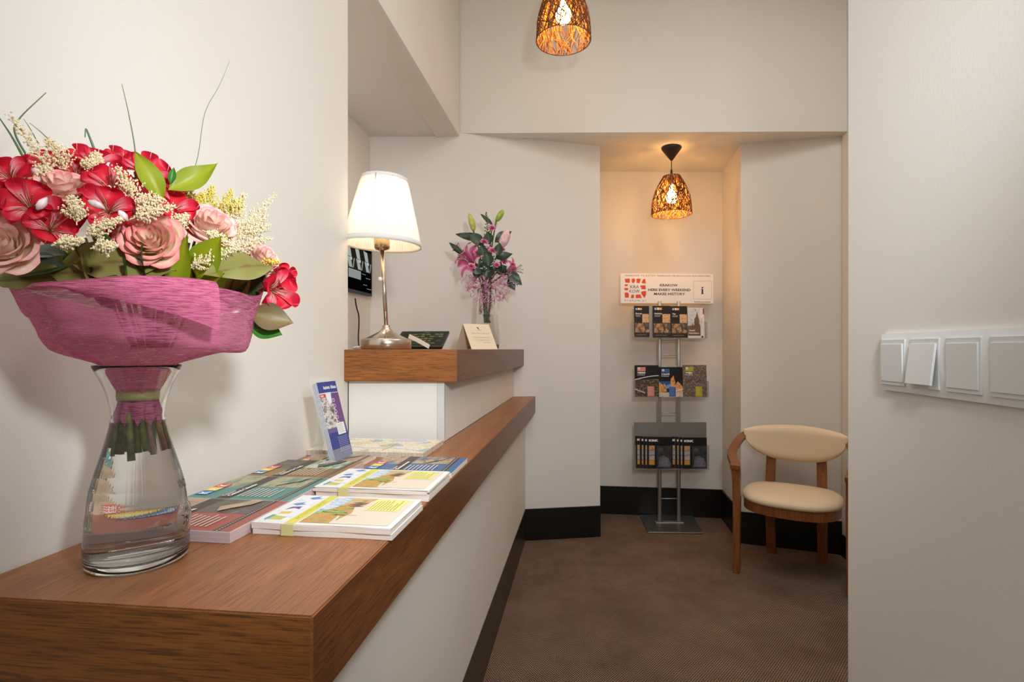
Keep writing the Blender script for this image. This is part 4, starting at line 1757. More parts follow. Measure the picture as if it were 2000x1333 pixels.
def pendant(px, py_rim, Y, zc, label, hgt, power, seed):
    x = (px - CX) * Y / F
    zr = H - (py_rim - CY) * Y / F
    th = thing('pendant_lamp', label, 'pendant lamp', (x, Y, zr), 0, 'woven pendant lamps')
    r = random.Random(seed)
    bm = bmesh.new()
    bm2 = bmesh.new()
    for k in range(250):
        inner = k % 3 == 0
        a = r.random() * 2 * math.pi
        sl = r.choice((-1, 1)) * (.25 + 1.5 * r.random() ** 1.6)
        v0 = 0 if r.random() < .7 else r.random() * .4
        v1 = 1 if r.random() < .6 else .5 + .5 * r.random()
        off = -.0035 if inner else (r.random() - .5) * .002
        wob = r.random() * 6
        pts = []
        for i in range(15):
            v = v0 + (v1 - v0) * i / 14
            aa = a + sl * (i / 14) + .10 * math.sin(wob + i * .5)
            rr = shade_r(v) + off
            pts.append((x + rr * math.cos(aa), Y + rr * math.sin(aa), zr + v * hgt))
        tube(bm2 if inner else bm, pts, .0013 + .0010 * r.random(), 4, caps=False)
    sh = obj('woven_shade', bm, mat('outer_rattan_shaded', (112, 62, 22), .55, spec=.3, noise=.35, nscale=60), th)  # darker copy: the unlit outside of the weave put into the colour
    sh['kind'] = 'stuff'
    sh = obj('inner_weave', bm2, RAT_LIT, th)
    sh['kind'] = 'stuff'
    for nm, v, rad in (('lower_hoop', 0, .0022), ('upper_hoop', 1.0, .0025)):
        bm = bmesh.new()
        rr = shade_r(v)
        n = 48
        pts = [(x + rr * math.cos(2 * math.pi * k / n), Y + rr * math.sin(2 * math.pi * k / n), zr + v * hgt) for k in range(n + 1)]
        tube(bm, pts, rad, 6, caps=False)
        obj(nm, bm, mat('dark_rattan', (104, 56, 22), .55), th, smooth=True)
    bm = bmesh.new()
    tr = shade_r(1)
    lathe(bm, [(.014, hgt - .002), (tr, hgt - .001), (tr, hgt + .001), (.014, hgt + .0015)], (x, Y, zr), 32, close=True) if False else None
    for k in range(3):
        a = k * 2.094 + .3
        tube(bm, [(x, Y, zr + hgt - .005), (x + tr * math.cos(a), Y + tr * math.sin(a), zr + hgt)], .0022, 6)
    obj('spider', bm, DBR, th)
    bm = bmesh.new()
    lathe(bm, [(0, hgt + .045), (.006, hgt + .045), (.008, hgt + .02), (.010, hgt + .0), (.020, hgt - .012), (.021, hgt - .055), (0, hgt - .055)], (x, Y, zr), 20)
    obj('socket', bm, DBR, th, smooth=True)
    bm = bmesh.new()
    bz = hgt * .44
    lathe(bm, [(0, bz - .038), (.018, bz - .034), (.032, bz - .020), (.0375, bz), (.033, bz + .020), (.020, bz + .038), (.014, bz + .052), (.013, hgt - .054), (0, hgt - .054)], (x, Y, zr), 20)
    obj('bulb', bm, emit_mat('pendant_glow_%d' % seed, (255, 192, 108), power), th, smooth=True)
    bm = bmesh.new()
    tube(bm, [(x, Y, zr + hgt + .04), (x, Y, zc - .08)], .0028, 8)
    obj('cord', bm, DBR, th, smooth=True)
    bm = bmesh.new()
    lathe(bm, [(0, zc - .0895), (.008, zc - .0895), (.012, zc - .084), (.058, zc - .022), (.066, zc - .010), (.062, zc - .002), (0, zc - .0006)], (x, Y, 0), 32)
    obj('ceiling_rose', bm, DBR, th, smooth=True)
    return th


pendant(1100.5, 79.5, 2.556, ZC, 'woven rattan pendant lamp cut by the top of the picture', .270, 60, 3)
pendant(1311.5, 419.5, 3.565, 2.592, 'woven rattan pendant lamp hanging in the niche above the brochure stand', .252, 150, 8)

# ------------------------------------------------------------------ flowers: shared builders
def patch_mesh(name, fn, nu, nv, mats, smooth=True):
    """open sheet; fn(u in -1..1, v in 0..1) -> (point, value stored as 'tip', value stored as 'side')"""
    bm = bmesh.new()
    lt = bm.verts.layers.float.new('tip')
    ls = bm.verts.layers.float.new('side')
    g = []
    for i in range(nu + 1):
        row = []
        for j in range(nv + 1):
            u, v = -1 + 2 * i / nu, j / nv
            p, t, s = fn(u, v)
            w = bm.verts.new(p)
            w[lt] = t
            w[ls] = s
            row.append(w)
        g.append(row)
    for i in range(nu):
        for j in range(nv):
            bm.faces.new((g[i][j], g[i + 1][j], g[i + 1][j + 1], g[i][j + 1]))
    me = bpy.data.meshes.new(name)
    bm.to_mesh(me)
    bm.free()
    for m in (mats if isinstance(mats, (list, tuple)) else [mats]):
        me.materials.append(m)
    for p in me.polygons:
        p.use_smooth = smooth
    return me


def link(name, me, parent, basis):
    """child with its matrix given in the parent's own frame"""
    o = bpy.data.objects.new(name, me)
    COL.objects.link(o)
    o.parent = parent
    o.matrix_basis = basis
    return o


def look(p, d, k, spin=0.0):
    """frame at p with z along d, scaled by k"""
    q = V(d).to_track_quat('Z', 'Y').to_matrix().to_4x4()
    return Matrix.Translation(p) @ q @ Matrix.Rotation(spin, 4, 'Z') @ Matrix.Diagonal((k, k, k, 1))


def join_meshes(name, mes, mats):
    bm = bmesh.new()
    for m in mes:
        bm.from_mesh(m)
    me = bpy.data.meshes.new(name)
    bm.to_mesh(me)
    bm.free()
    for m in mats:
        me.materials.append(m)
    for p in me.polygons:
        p.use_smooth = True
    return me


# roses: cream petals with pink edges
def rose_meshes(tag_, cols):
    m = attr_mat('rose_petal_' + tag_, 'tip', cols, .5, noise=.22, nscale=6, transl=.15)
    out = []
    n = 24
    for i in range(n):
        t = i / (n - 1)
        th0 = i * 2.39996
        R = .14 + .86 * t ** .85
        Wd = 1.25 - .45 * t
        top = .70 - .50 * t ** 1.15
        r0 = random.Random(i)
        ph = r0.random() * 6

        def fn(u, v, R=R, Wd=Wd, top=top, t=t, th0=th0, ph=ph):
            w = Wd * min(1, .55 + .8 * v) * math.sqrt(max(.05, 1 - (max(0, v - .62) / .38) ** 2 * .85))
            a = th0 + u * w
            r = R * (.30 + .70 * math.sin(min(1, v) * math.pi / 2) ** .8)
            curl = max(0, v - .78) / .22
            r += curl ** 2 * (.05 + .17 * t) - .03 * u * u * t
            z = -.42 + (top + .42) * v - curl ** 2 * .12 * t + .025 * math.sin(3 * u + ph) * v * v
            return V((r * math.cos(a), r * math.sin(a), z)), v ** 1.5 * (1 - .1 * t) + .14 * abs(u) * v, u
        out.append(patch_mesh('petal', fn, 8, 7, m))
    core = join_meshes('rose', out[:7], [m])
    return core, out[7:]


ROSE_A = rose_meshes('coral', [(0, (250, 192, 130)), (.28, (255, 232, 200)), (.66, (255, 224, 202)), (.98, (236, 128, 130))])
ROSE_B = rose_meshes('pale', [(0, (248, 196, 146)), (.25, (253, 228, 204)), (.75, (252, 222, 208)), (1, (240, 160, 158))])


def rose(p, d, k, parent, kind=ROSE_A, spin=0.0, label=None):
    c = link('rose', kind[0], parent, world_of(parent).inverted() @ look(p, d, k, spin))
    for me in kind[1]:
        link('petal', me, c, Matrix.Identity(4))
    return c


# alstroemeria
def alstro_meshes():
    m1 = attr_mat('red_petal', 'tip', [(0, (214, 120, 110)), (.25, (222, 44, 62)), (.8, (226, 30, 54)), (1, (186, 20, 52))], .45, noise=.25, nscale=5, transl=.28)
    m2 = attr_mat('streaked_petal', 'tip', [(0, (236, 190, 150)), (.5, (238, 150, 160)), (.75, (220, 50, 76)), (1, (190, 22, 50))], .45, noise=.15, nscale=5, transl=.28,
                  streak=((110, 18, 40), 16, .45, .25, .72))
    pets = []
    for i in range(6):
        inner = i % 2
        a0 = i * math.pi / 3
        r0 = random.Random(50 + i)
        tw = (r0.random() - .5) * .3
        opn = .66 + .25 * r0.random()

        def fn(u, v, inner=inner, a0=a0, tw=tw, opn=opn):
            v = 1 - (1 - v) ** 1.7
            w = (.40 if inner else .60) * (.16 + .84 * v ** 1.1) * math.sqrt(max(0.0005, 1 - max(0, (v - .55) / .45) ** 2.2))
            r = .05 + opn * v ** 1.25
            z = 1.0 * v - .62 * v ** 2.2 + .22 * u * u * (.4 + v) + (.05 if inner else 0)
            s = u * w
            c, sn = math.cos(a0 + tw * v), math.sin(a0 + tw * v)
            return V((r * c - s * sn, r * sn + s * c, z)), v, u
        pets.append(patch_mesh('petal', fn, 6, 11, m2 if inner else m1))
    bm = bmesh.new()
    tube(bm, [(0, 0, -.5), (0, 0, -.05), (0, 0, .10)], [.05, .09, .06], 6)
    for k in range(5):
        a = k * 1.256
        tube(bm, spline([(0, 0, .05), (.10 * math.cos(a), .10 * math.sin(a), .40), (.24 * math.cos(a), .24 * math.sin(a), .62)], 3), .014, 4)
        blob(bm, (.25 * math.cos(a), .25 * math.sin(a), .64), .035, (1, 1, .6), 1)
    me = bpy.data.meshes.new('alstroemeria')
    bm.to_mesh(me)
    bm.free()
    me.materials.append(mat('flower_heart', (150, 70, 50), .6))
    return me, pets


ALS = alstro_meshes()


def alstro(p, d, k, parent, spin=0.0, s=ALS, name='alstroemeria'):
    c = link(name, s[0], parent, world_of(parent).inverted() @ look(p, d, k, spin))
    for me in s[1]:
        link('petal', me, c, Matrix.Identity(4))
    return c


def leaf(parent, base, tip_, width, nrm, m, arch=.1, fold=.25, name='leaf', pw=.85, nu=6, nv=12):
    base, tip_, nrm = V(base), V(tip_), V(nrm).normalized()
    d = tip_ - base
    Ln = d.length
    side = d.cross(nrm).normalized()
    nrm = side.cross(d).normalized()

    def fn(u, v):
        w = width / 2 * (math.sin(math.pi * min(1, v ** pw)) ** 1.05 if 0 < v < 1 else 0)
        p = base + d * v + nrm * (arch * Ln * math.sin(math.pi * v)) + side * (u * w) + nrm * (fold * w * (abs(u) - .5)) + nrm * (.03 * Ln * math.sin(7 * v + u) * abs(u))
        return p, abs(u) * .6 + .4 * v * 0 + .2, u
    me = patch_mesh(name, fn, nu, nv, m)
    o = bpy.data.objects.new(name, me)
    COL.objects.link(o)
    o.parent = parent
    o.matrix_basis = world_of(parent).inverted()
    return o


LF_OLIVE = attr_mat('olive_leaf', 'tip', [(0, (110, 80, 50)), (.225, (116, 92, 54)), (.27, (124, 122, 60)), (.8, (138, 134, 78))], .45, noise=.35, nscale=30, transl=.12)
LF_DARK = attr_mat('dark_leaf', 'tip', [(0, (96, 120, 40)), (.22, (44, 76, 28)), (.8, (30, 58, 26))], .3, noise=.2, nscale=25, spec=.5)
LF_LIME = attr_mat('lime_leaf', 'tip', [(0, (150, 170, 50)), (.25, (158, 170, 34)), (.8, (132, 152, 30))], .4, noise=.2, nscale=25, transl=.3)
LF_GREEN = attr_mat('green_leaf', 'tip', [(0, (120, 170, 60)), (.25, (66, 124, 36)), (.8, (50, 108, 34))], .35, noise=.2, nscale=25, transl=.15)
LF_BROWN = attr_mat('brown_leaf', 'tip', [(0, (92, 60, 40)), (.25, (112, 98, 50)), (.8, (96, 72, 48))], .45, noise=.8, nscale=60)
STEM = mat('stem_green', (118, 122, 58), .5, noise=.35, nscale=80)
STEM2 = mat('stem_brown', (146, 96, 52), .5, noise=.3, nscale=80)
CREAMF = mat('plume_cream', (238, 218, 176), .7, noise=.15, nscale=300)
YELF = mat('plume_yellow', (226, 206, 96), .7, noise=.2, nscale=300)


def plume(parent, base, tip_, rad, m, seed, n=9, dens=9, sz=.0021, name='plume'):
    """feathery spray: side twigs set with tiny buds"""
    r = random.Random(seed)
    base, tip_ = V(base), V(tip_)
    d = tip_ - base
    ax = d.normalized()
    s1 = ax.orthogonal().normalized()
    s2 = ax.cross(s1)
    bm = bmesh.new()
    tube(bm, spline([base, base + d * .5 + s1 * d.length * .04, tip_], 5), .0007, 4)
    for i in range(n * 3):
        v = .12 + .88 * i / (n * 3)
        a = i * 2.4
        ln = rad * (1.05 - v) * (.7 + .6 * r.random()) + .002
        dr = (s1 * math.cos(a) + s2 * math.sin(a)) * .8 + ax * .65
        p0 = base + d * v + s1 * d.length * .04 * math.sin(math.pi * v)
        k = max(2, int(dens * ln / rad))
        for j in range(k):
            q = p0 + dr * ln * (j + 1) / k + V((r.random() - .5, r.random() - .5, r.random() - .5)) * .0024
            octa(bm, q, sz * (.6 + .7 * r.random()))
    o = obj(name, bm, m, parent)
    o['kind'] = 'stuff'
    return o


# ------------------------------------------------------------------ big glass vase
GLASS = glass_mat('clear_glass', (.97, .985, .98, 1), 1.45)
WATER = glass_mat('water', (.98, .99, .985, 1), 1.33)
vc = V((-.545, .784, 0))
EF = V((.5510, -.8345, 0))          # from the bouquet towards the camera
ER = V((.8345, .5510, 0))           # to the right in the picture
vase = thing('glass_vase', 'big clear glass carafe vase with water, near the counter front corner', 'vase', (vc.x, vc.y, ZT))
outer = [(0, .9427), (.048, .9427), (.0590, .9430), (.0632, .9462), (.0650, .9550), (.0650, .9700), (.0648, .985), (.0632, 1.010), (.0605, 1.035), (.0580, 1.053), (.0525, 1.074), (.0462, 1.096),
         (.0395, 1.120), (.0345, 1.140), (.0330, 1.152), (.0338, 1.165), (.0385, 1.186), (.0455, 1.205), (.0518, 1.218), (.0543, 1.2235), (.0551, 1.2260), (.0546, 1.2272)]
tk = .0030
inner = [(.0536, 1.2268), (.0503, 1.2185), (.0434, 1.205), (.0355, 1.186), (.0306, 1.165), (.0299, 1.152), (.0314, 1.140), (.0364, 1.120), (.0431, 1.096), (.0494, 1.074), (.0549, 1.053),
         (.0574, 1.035), (.0601, 1.010), (.0616, .985), (.0618, .970), (.0608, .960), (.0560, .9535), (.040, .9515), (0, .9510)]
bm = bmesh.new()
lathe(bm, outer + inner, (vc.x, vc.y, 0), 72)
obj('glass', bm, GLASS, vase, smooth=True)
bm = bmesh.new()
wl_ = 1.146
lathe(bm, [(0, wl_), (.0304 + .0003, wl_)] + [(r + .0003, z) for r, z in inner if z < wl_ - .001][:-1] + [(0, .9507)], (vc.x, vc.y, 0), 72)
obj('water', bm, WATER, vase, smooth=False)
md = (ER * math.cos(.42) + EF * math.sin(.42)).normalized()
bm = bmesh.new()
mc = V((vc.x, vc.y, 1.004)) + md * .0640
t1 = V((0, 0, 1)).cross(md)
ringp = [mc + (t1 * math.cos(a) + V((0, 0, 1)) * math.sin(a)) * .021 + md * (-.0020 * abs(math.cos(a)) ** 2 - .0013 * math.sin(a)) for a in [2 * math.pi * k / 32 for k in range(33)]]
tube(bm, ringp, .0013, 6, caps=False)
ringp = [mc + (t1 * math.cos(a) + V((0, 0, 1)) * math.sin(a)) * .017 + md * (-.0012 * abs(math.cos(a)) ** 2 - .001 * math.sin(a)) for a in [2 * math.pi * k / 32 for k in range(33)]]
tube(bm, ringp, .0006, 5, caps=False)
for k in range(5):
    a = k * 1.2566 + .3
    tube(bm, [mc, mc + (t1 * math.cos(a) + V((0, 0, 1)) * math.sin(a)) * .013], [.0014, .0006], 5)
obj('medallion', bm, GLASS, vase, smooth=True)
ml = (ER * math.cos(.42) + EF * math.sin(.42)).normalized()
s = Sheet(.001, .001, .0001, GLASS)
s.text('VINO', 0, 0, .018, mat('etched_letters', (40, 40, 38), .4), width=.022, align='C', bold=.02)
s.done('lettering', vase, frame(V((vc.x, vc.y, 1.046)) + ml * .0602, V((0, 0, 1)).cross(ml), V((0, 0, 1)) * .93 - ml * .3))

# ------------------------------------------------------------------ big bouquet
bq = thing('bouquet', 'large bouquet of red and peach flowers in pink wrapping', 'bouquet', (vc.x, vc.y, 1.15))
bc = V((-.500, .748, 0))


def wrap_mat():
    m, nt, b = new_mat('pink_fleece')
    L = nt.links.new
    tc = nt.nodes.new('ShaderNodeTexCoord')
    mp = nt.nodes.new('ShaderNodeMapping')
    mp.inputs['Rotation'].default_value = (.42, .48, .2)
    mp.inputs['Scale'].default_value = (55, 55, 1000)
    L(tc.outputs['Object'], mp.inputs['Vector'])
    n = nt.nodes.new('ShaderNodeTexNoise')
    n.inputs['Scale'].default_value = 1.0
    n.inputs['Detail'].default_value = 4
    n.inputs['Roughness'].default_value = .7
    L(mp.outputs[0], n.inputs['Vector'])
    r = nt.nodes.new('ShaderNodeValToRGB')
    r.color_ramp.elements[0].position = .36
    r.color_ramp.elements[1].position = .58
    r.color_ramp.elements[0].color = srgb((208, 90, 136))
    r.color_ramp.elements[1].color = srgb((236, 138, 176))
    L(n.outputs['Fac'], r.inputs[0])
    L(r.outputs[0], b.inputs['Base Color'])
    b.inputs['Roughness'].default_value = .8
    b.inputs['Specular IOR Level'].default_value = .15
    t = nt.nodes.new('ShaderNodeBsdfTranslucent')
    L(r.outputs[0], t.inputs[0])
    ms = nt.nodes.new('ShaderNodeMixShader')
    ms.inputs[0].default_value = .38
    L(b.outputs[0], ms.inputs[1])
    L(t.outputs[0], ms.inputs[2])
    tr = nt.nodes.new('ShaderNodeBsdfTransparent')
    r2 = nt.nodes.new('ShaderNodeMapRange')
    r2.inputs[1].default_value = .36
    r2.inputs[2].default_value = .54
    r2.inputs[3].default_value = .34
    r2.inputs[4].default_value = .93
    L(n.outputs['Fac'], r2.inputs[0])
    m2 = nt.nodes.new('ShaderNodeMixShader')
    L(r2.outputs[0], m2.inputs[0])
    L(tr.outputs[0], m2.inputs[1])
    L(ms.outputs[0], m2.inputs[2])
    L(m2.outputs[0], nt.nodes['Material Output'].inputs[0])
    return m


WRAP = wrap_mat()
NA = 128
rows = [(.1475, .0275, vc, .10), (.1560, .0268, vc, .12), (.1660, .0255, vc, .05), (.1750, .0245, vc, .02), (.1830, .0240, vc, .02), (.1920, .0262, vc, .05), (.2020, .0310, vc, .06),
        (.2150, .0375, vc, .05), (.2265, .0440, vc, .045), (.2335, .0700, vc.lerp(bc, .35), .11), (.2400, .0870, vc.lerp(bc, .6), .10), (.2450, .1030, vc.lerp(bc, .85), .06), (.2530, .1180, bc, .022),
        (.2700, .1265, bc, .012), (.2900, .1330, bc, .010), (.3150, .1400, bc, .010), (.3330, .1455, bc, .012)]
fine = []
for i in range(len(rows) - 1):
    for k in range(3):
        t = k / 3
        P_ = [rows[max(0, min(len(rows) - 1, i + d))] for d in (-1, 0, 1, 2)]

        def cr_(a, b, c, d):
            return .5 * ((2 * b) + (c - a) * t + (2 * a - 5 * b + 4 * c - d) * t * t + (3 * b - a - 3 * c + d) * t ** 3)
        fine.append((i + t, cr_(*[p[0] for p in P_]), cr_(*[p[1] for p in P_]), rows[i][2].lerp(rows[i + 1][2], t), rows[i][3] * (1 - t) + rows[i + 1][3] * t))
fine.append((len(rows) - 1, *rows[-1]))
bm = bmesh.new()
rg_ = []
for (i, z, r, c, amp) in fine:
    ring = []
    for k in range(NA):
        a = 2 * math.pi * k / NA                       # 0 = right in the picture, pi/2 = towards the camera
        f = amp * (math.sin(9 * a + .4 * i) + .6 * math.sin(14 * a + 1.3) + .5 * math.sin(5 * a + .3 * i))
        rr = r * (1 + f)
        zz = 1 + z + (.005 * min(1, max(0, i - 8)) if i < 13 else .005 - .013 * (i - 13) / 3)
        if i >= 9:
            k2 = max(0, (i - 11) / 5)
            da = math.atan2(math.sin(a - .05), math.cos(a - .05))
            zz += k2 * (.050 * math.exp(-(da / .34) ** 2) - .006 * math.sin(a * 3 + .5))
            tl = math.cos(a)
            zz += -.016 * tl * math.exp(-((i - 12.4) / 1.3) ** 2)                # lower on the right along the bottom fold
            zz += -.012 * max(0, -math.sin(a)) * k2
        if i == 0:
            zz += .004 * math.sin(23 * a) + .003 * math.sin(11 * a)
        p = V((c.x, c.y, zz)) + ER * (rr * math.cos(a)) + EF * (rr * math.sin(a))
        ring.append(bm.verts.new(p))
    rg_.append(ring)
for a, b in zip(rg_, rg_[1:]):
    for k in range(NA):
        bm.faces.new((a[k], a[(k + 1) % NA], b[(k + 1) % NA], b[k]))
obj('wrapping', bm, WRAP, bq, smooth=True)
# turned-down flap on the front of the wrapping
bm = bmesh.new()
g = []
n = 30
for k in range(n + 1):
    t = k / n
    a = math.radians(138 - 74 * t)
    drop = .002 + .054 * max(0, (t - .18) / .82)
    col_ = []
    for j in range(9):
        v = j / 8
        roll = .010
        if v < .25:
            ph = v / .25 * math.pi
            rr = .1455 + roll * .5 * (1 - math.cos(ph))
            zz = 1.325 + roll * .5 * math.sin(ph)
        else:
            rr = .1455 + roll + .004 * math.sin((v - .25) * 4)
            zz = 1.325 - drop * (v - .25) / .75
        rr += .002 * math.sin(5 * t * 3)
        col_.append(bm.verts.new(V((bc.x, bc.y, zz - .006 * math.sin(a * 3 + .5))) + ER * (rr * math.cos(a)) + EF * (rr * math.sin(a))))
    g.append(col_)
for a, b in zip(g, g[1:]):
    for j in range(8):
        bm.faces.new((a[j], b[j], b[j + 1], a[j + 1]))
obj('wrapping_flap', bm, WRAP, bq, smooth=True)
bm = bmesh.new()
lathe(bm, [(.0262, 1.1765), (.0268, 1.1830), (.0262, 1.1900), (.0250, 1.1900), (.0252, 1.1765)], (vc.x, vc.y, 0), 40, close=True)
obj('ribbon', bm, mat('khaki_ribbon', (176, 170, 116), .35, spec=.5), bq, smooth=True)
r6 = random.Random(21)
for k in range(18):
    a = k * 2.39996
    q = math.sqrt((k + .5) / 18)
    r0, r1 = .0185 * q, .0300 * q + .003
    z1 = 1.090 + .012 * r6.random() + .012 * (1 - q)
    c0 = V((vc.x + r0 * math.cos(a), vc.y + r0 * math.sin(a), 1.186))
    tw = .5
    c1 = V((vc.x + r1 * math.cos(a + tw), vc.y + r1 * math.sin(a + tw), z1))
    bm = bmesh.new()
    rr = .0024 + .0022 * r6.random()
    tube(bm, [c0, c0.lerp(c1, .5), c1], rr, 8)
    obj('stem', bm, STEM2 if k % 4 == 1 else STEM, bq, smooth=True)

UP = V((0, 0, 1))


def toward(p, up=.35, right=0.0):
    """direction a flower faces: out towards the camera, plus some up and some sideways"""
    d = V((-p.x, -p.y, 0)).normalized()
    r = V((-d.y, d.x, 0))
    return (d + UP * up + r * right).normalized()


def rad(px_, p):
    return px_ * p.y / F


for (x, y, ds, rp, u, rt, kd, sp_) in ((295, 470, .782, 54, .30, -.25, ROSE_A, .4), (408, 446, .862, 52, .75, .35, ROSE_B, 1.3), (122, 376, .800, 56, 1.0, -.1, ROSE_B, 2.0),
                                       (8, 480, .765, 62, .35, -.35, ROSE_B, 2.9), (512, 508, .900, 36, .7, .9, ROSE_B, .2)):
    p = ray(x, y, ds)
    rose(p, toward(p, u, rt), rad(rp, p), bq, kd, sp_)
for i, (x, y, ds, rp, u, rt) in enumerate(((18, 346, .80, 52, .9, -.5), (58, 402, .765, 58, .35, -.2), (100, 446, .755, 54, .3, .1), (182, 322, .85, 50, 1.3, .0), (218, 366, .79, 52, .5, .1),
                                           (212, 410, .765, 54, .25, -.1), (284, 338, .87, 52, .9, .2), (336, 412, .84, 48, .5, .4), (262, 425, .79, 44, .4, .2), (38, 352, .84, 48, 1.2, -.4),
                                           (150, 340, .83, 44, 1.0, .1), (330, 372, .90, 40, 1.0, .3), (536, 566, .880, 52, -.05, 1.0), (548, 545, .90, 38, .2, 1.4), (92, 330, .87, 46, 1.2, -.2),
                                           (-30, 400, .78, 54, .4, -.4), (240, 320, .92, 42, 1.2, .1), (160, 402, .79, 40, .5, 0), (10, 420, .80, 46, .6, -.3), (75, 360, .86, 46, 1, -.2), (130, 425, .80, 44, .4, 0), (196, 350, .86, 44, .9, .1), (250, 385, .84, 42, .7, .2), (305, 420, .82, 44, .5, .3), (290, 370, .88, 40, .8, .3), (160, 325, .88, 44, 1.2, 0), (230, 440, .80, 40, .2, 0), (350, 440, .86, 36, .4, .4))):
    p = ray(x, y, ds)
    d = toward(p, u, rt)
    k = rad(rp, p)
    alstro(p - d * k * .3, d, k, bq, i * 1.1)
# pale closed buds
for (x, y, x2, y2, ds) in ((72, 410, 92, 386, .745), (172, 392, 205, 408, .742), (232, 412, 250, 432, .745), (60, 332, 86, 338, .80), (205, 330, 222, 318, .83)):
    a, b = ray(x, y, ds), ray(x2, y2, ds)
    bm = bmesh.new()
    tube(bm, [a, a.lerp(b, .25), a.lerp(b, .6), b], [.0012, .0036, .0040, .0008], 10)
    obj('bud', bm, mat('bud_white', (232, 206, 206), .5, noise=.2, nscale=90), bq, smooth=True)


def m_name(m):
    return m.name.upper()


def inside(px_, off=.022):
    """distance along the ray through a column to just inside the front of the wrapping"""
    d = math.atan2(CX - px_, F) - math.radians(33.45)
    q = .1455 ** 2 - (.9 * math.sin(d)) ** 2
    return .9 * math.cos(d) - math.sqrt(max(q, 0)) + off * (1 if q > 0 else 0)


# big leaves round the edge
for (b, t, wpx, ds, nr, m, ar, fo) in (
        ((98, 536), (345, 530), 108, .780, (0, 0, 0), LF_OLIVE, .10, .25), ((140, 516), (338, 512), 84, .790, (0, 0, 0), LF_OLIVE, .06, .2),
        ((-30, 552), (232, 540), 50, .775, (0, 0, 0), LF_OLIVE, .04, .2), ((130, 520), (12, 528), 60, .772, (0, 0, 0), LF_DARK, .04, .5), ((128, 498), (30, 500), 44, .776, (0, 0, 0), LF_DARK, .05, .4),
        ((395, 540), (534, 522), 62, .80, (0, 0, 0), LF_OLIVE, .10, .1), ((318, 392), (263, 296), 42, .79, (0, 0, 0), LF_LIME, .10, .3), ((328, 372), (426, 319), 46, .83, (0, 0, 0), LF_LIME, -.06, .4),
        ((333, 360), (340, 327), 14, .83, (0, 0, 0), LF_GREEN, .1, .5), ((486, 612), (574, 632), 56, .855, (0, 0, 0), LF_BROWN, .08, .3), ((484, 628), (552, 655), 46, .86, (0, 0, 0), LF_GREEN, -.05, .4),
        ((-10, 540), (60, 556), 40, .772, (0, 0, 0), LF_LIME, .02, .2)):
    if 'OLIVE' in m_name(m) or m is LF_DARK or (m is LF_LIME and b[0] < 100):
        a, c = ray(b[0], b[1], inside(b[0])), ray(t[0], t[1], inside(t[0]))
    else:
        a, c = ray(b[0], b[1], ds), ray(t[0], t[1], ds)
    nn = toward(a, .25)
    leaf(bq, a, c, rad(wpx, a), nn, m, ar, fo)
# inner foliage
r7 = random.Random(33)
for k in range(64):
    a = r7.random() * 2 * math.pi
    q = .03 + .105 * math.sqrt(r7.random())
    base = V((bc.x, bc.y, 1.30 + .07 * r7.random())) + ER * (q * .7 * math.cos(a)) + EF * (q * .7 * math.sin(a))
    tp = V((bc.x, bc.y, 1.385 + .075 * r7.random() - q * .35)) + ER * (q * 1.08 * math.cos(a)) + EF * (q * 1.08 * math.sin(a))
    leaf(bq, base, tp, .028 + .018 * r7.random(), V((math.cos(a), -math.sin(a), .6)), r7.choice((LF_DARK, LF_DARK, LF_GREEN, LF_LIME, LF_OLIVE)), .06, .3, nu=4, nv=8)
# stalks holding the flowers
for k in range(26):
    a = k * 2.39996
    q = .080 * math.sqrt((k + .5) / 26)
    bm = bmesh.new()
    tube(bm, spline([V((bc.x, bc.y, 1.252)) + ER * (q * .3 * math.cos(a)) + EF * (q * .3 * math.sin(a)), V((bc.x, bc.y, 1.30)) + ER * (q * .55 * math.cos(a)) + EF * (q * .55 * math.sin(a)),
                     V((bc.x, bc.y, 1.40)) + ER * (q * math.cos(a)) + EF * (q * math.sin(a))], 5), .0018, 6)
    obj('stalk', bm, STEM, bq, smooth=True)
# grass blades
for (pts, r0) in (([(62, 320, .90), (30, 262, .89), (38, 232, .885), (90, 181, .88)], .0016), ([(54, 322, .88), (24, 268, .87), (-4, 226, .86)], .0018), ([(125, 312, .9), (90, 268, .9), (58, 240, .9)], .0010),
                  ([(75, 280, .9), (58, 250, .9), (46, 232, .9)], .0008), ([(186, 296, .9), (176, 270, .9), (168, 252, .9), (166, 268, .895)], .0019), ([(265, 352, .86), (264, 294, .86), (252, 225, .86), (238, 164, .86)], .0012),
                  ([(352, 388, .88), (384, 316, .88), (400, 222, .885), (428, 168, .89), (449, 118, .89)], .0007), ([(505, 470, .9), (515, 436, .9), (512, 410, .9)], .0006), ([(500, 455, .9), (530, 452, .9)], .0006)):
    bm = bmesh.new()
    P = spline([ray(*q) for q in pts], 8)
    tube(bm, P, [r0 * (1 - .7 * k / len(P)) for k in range(len(P))], 5)
    obj('grass_blade', bm, mat('grass_green', (96, 124, 84), .5), bq, smooth=True)
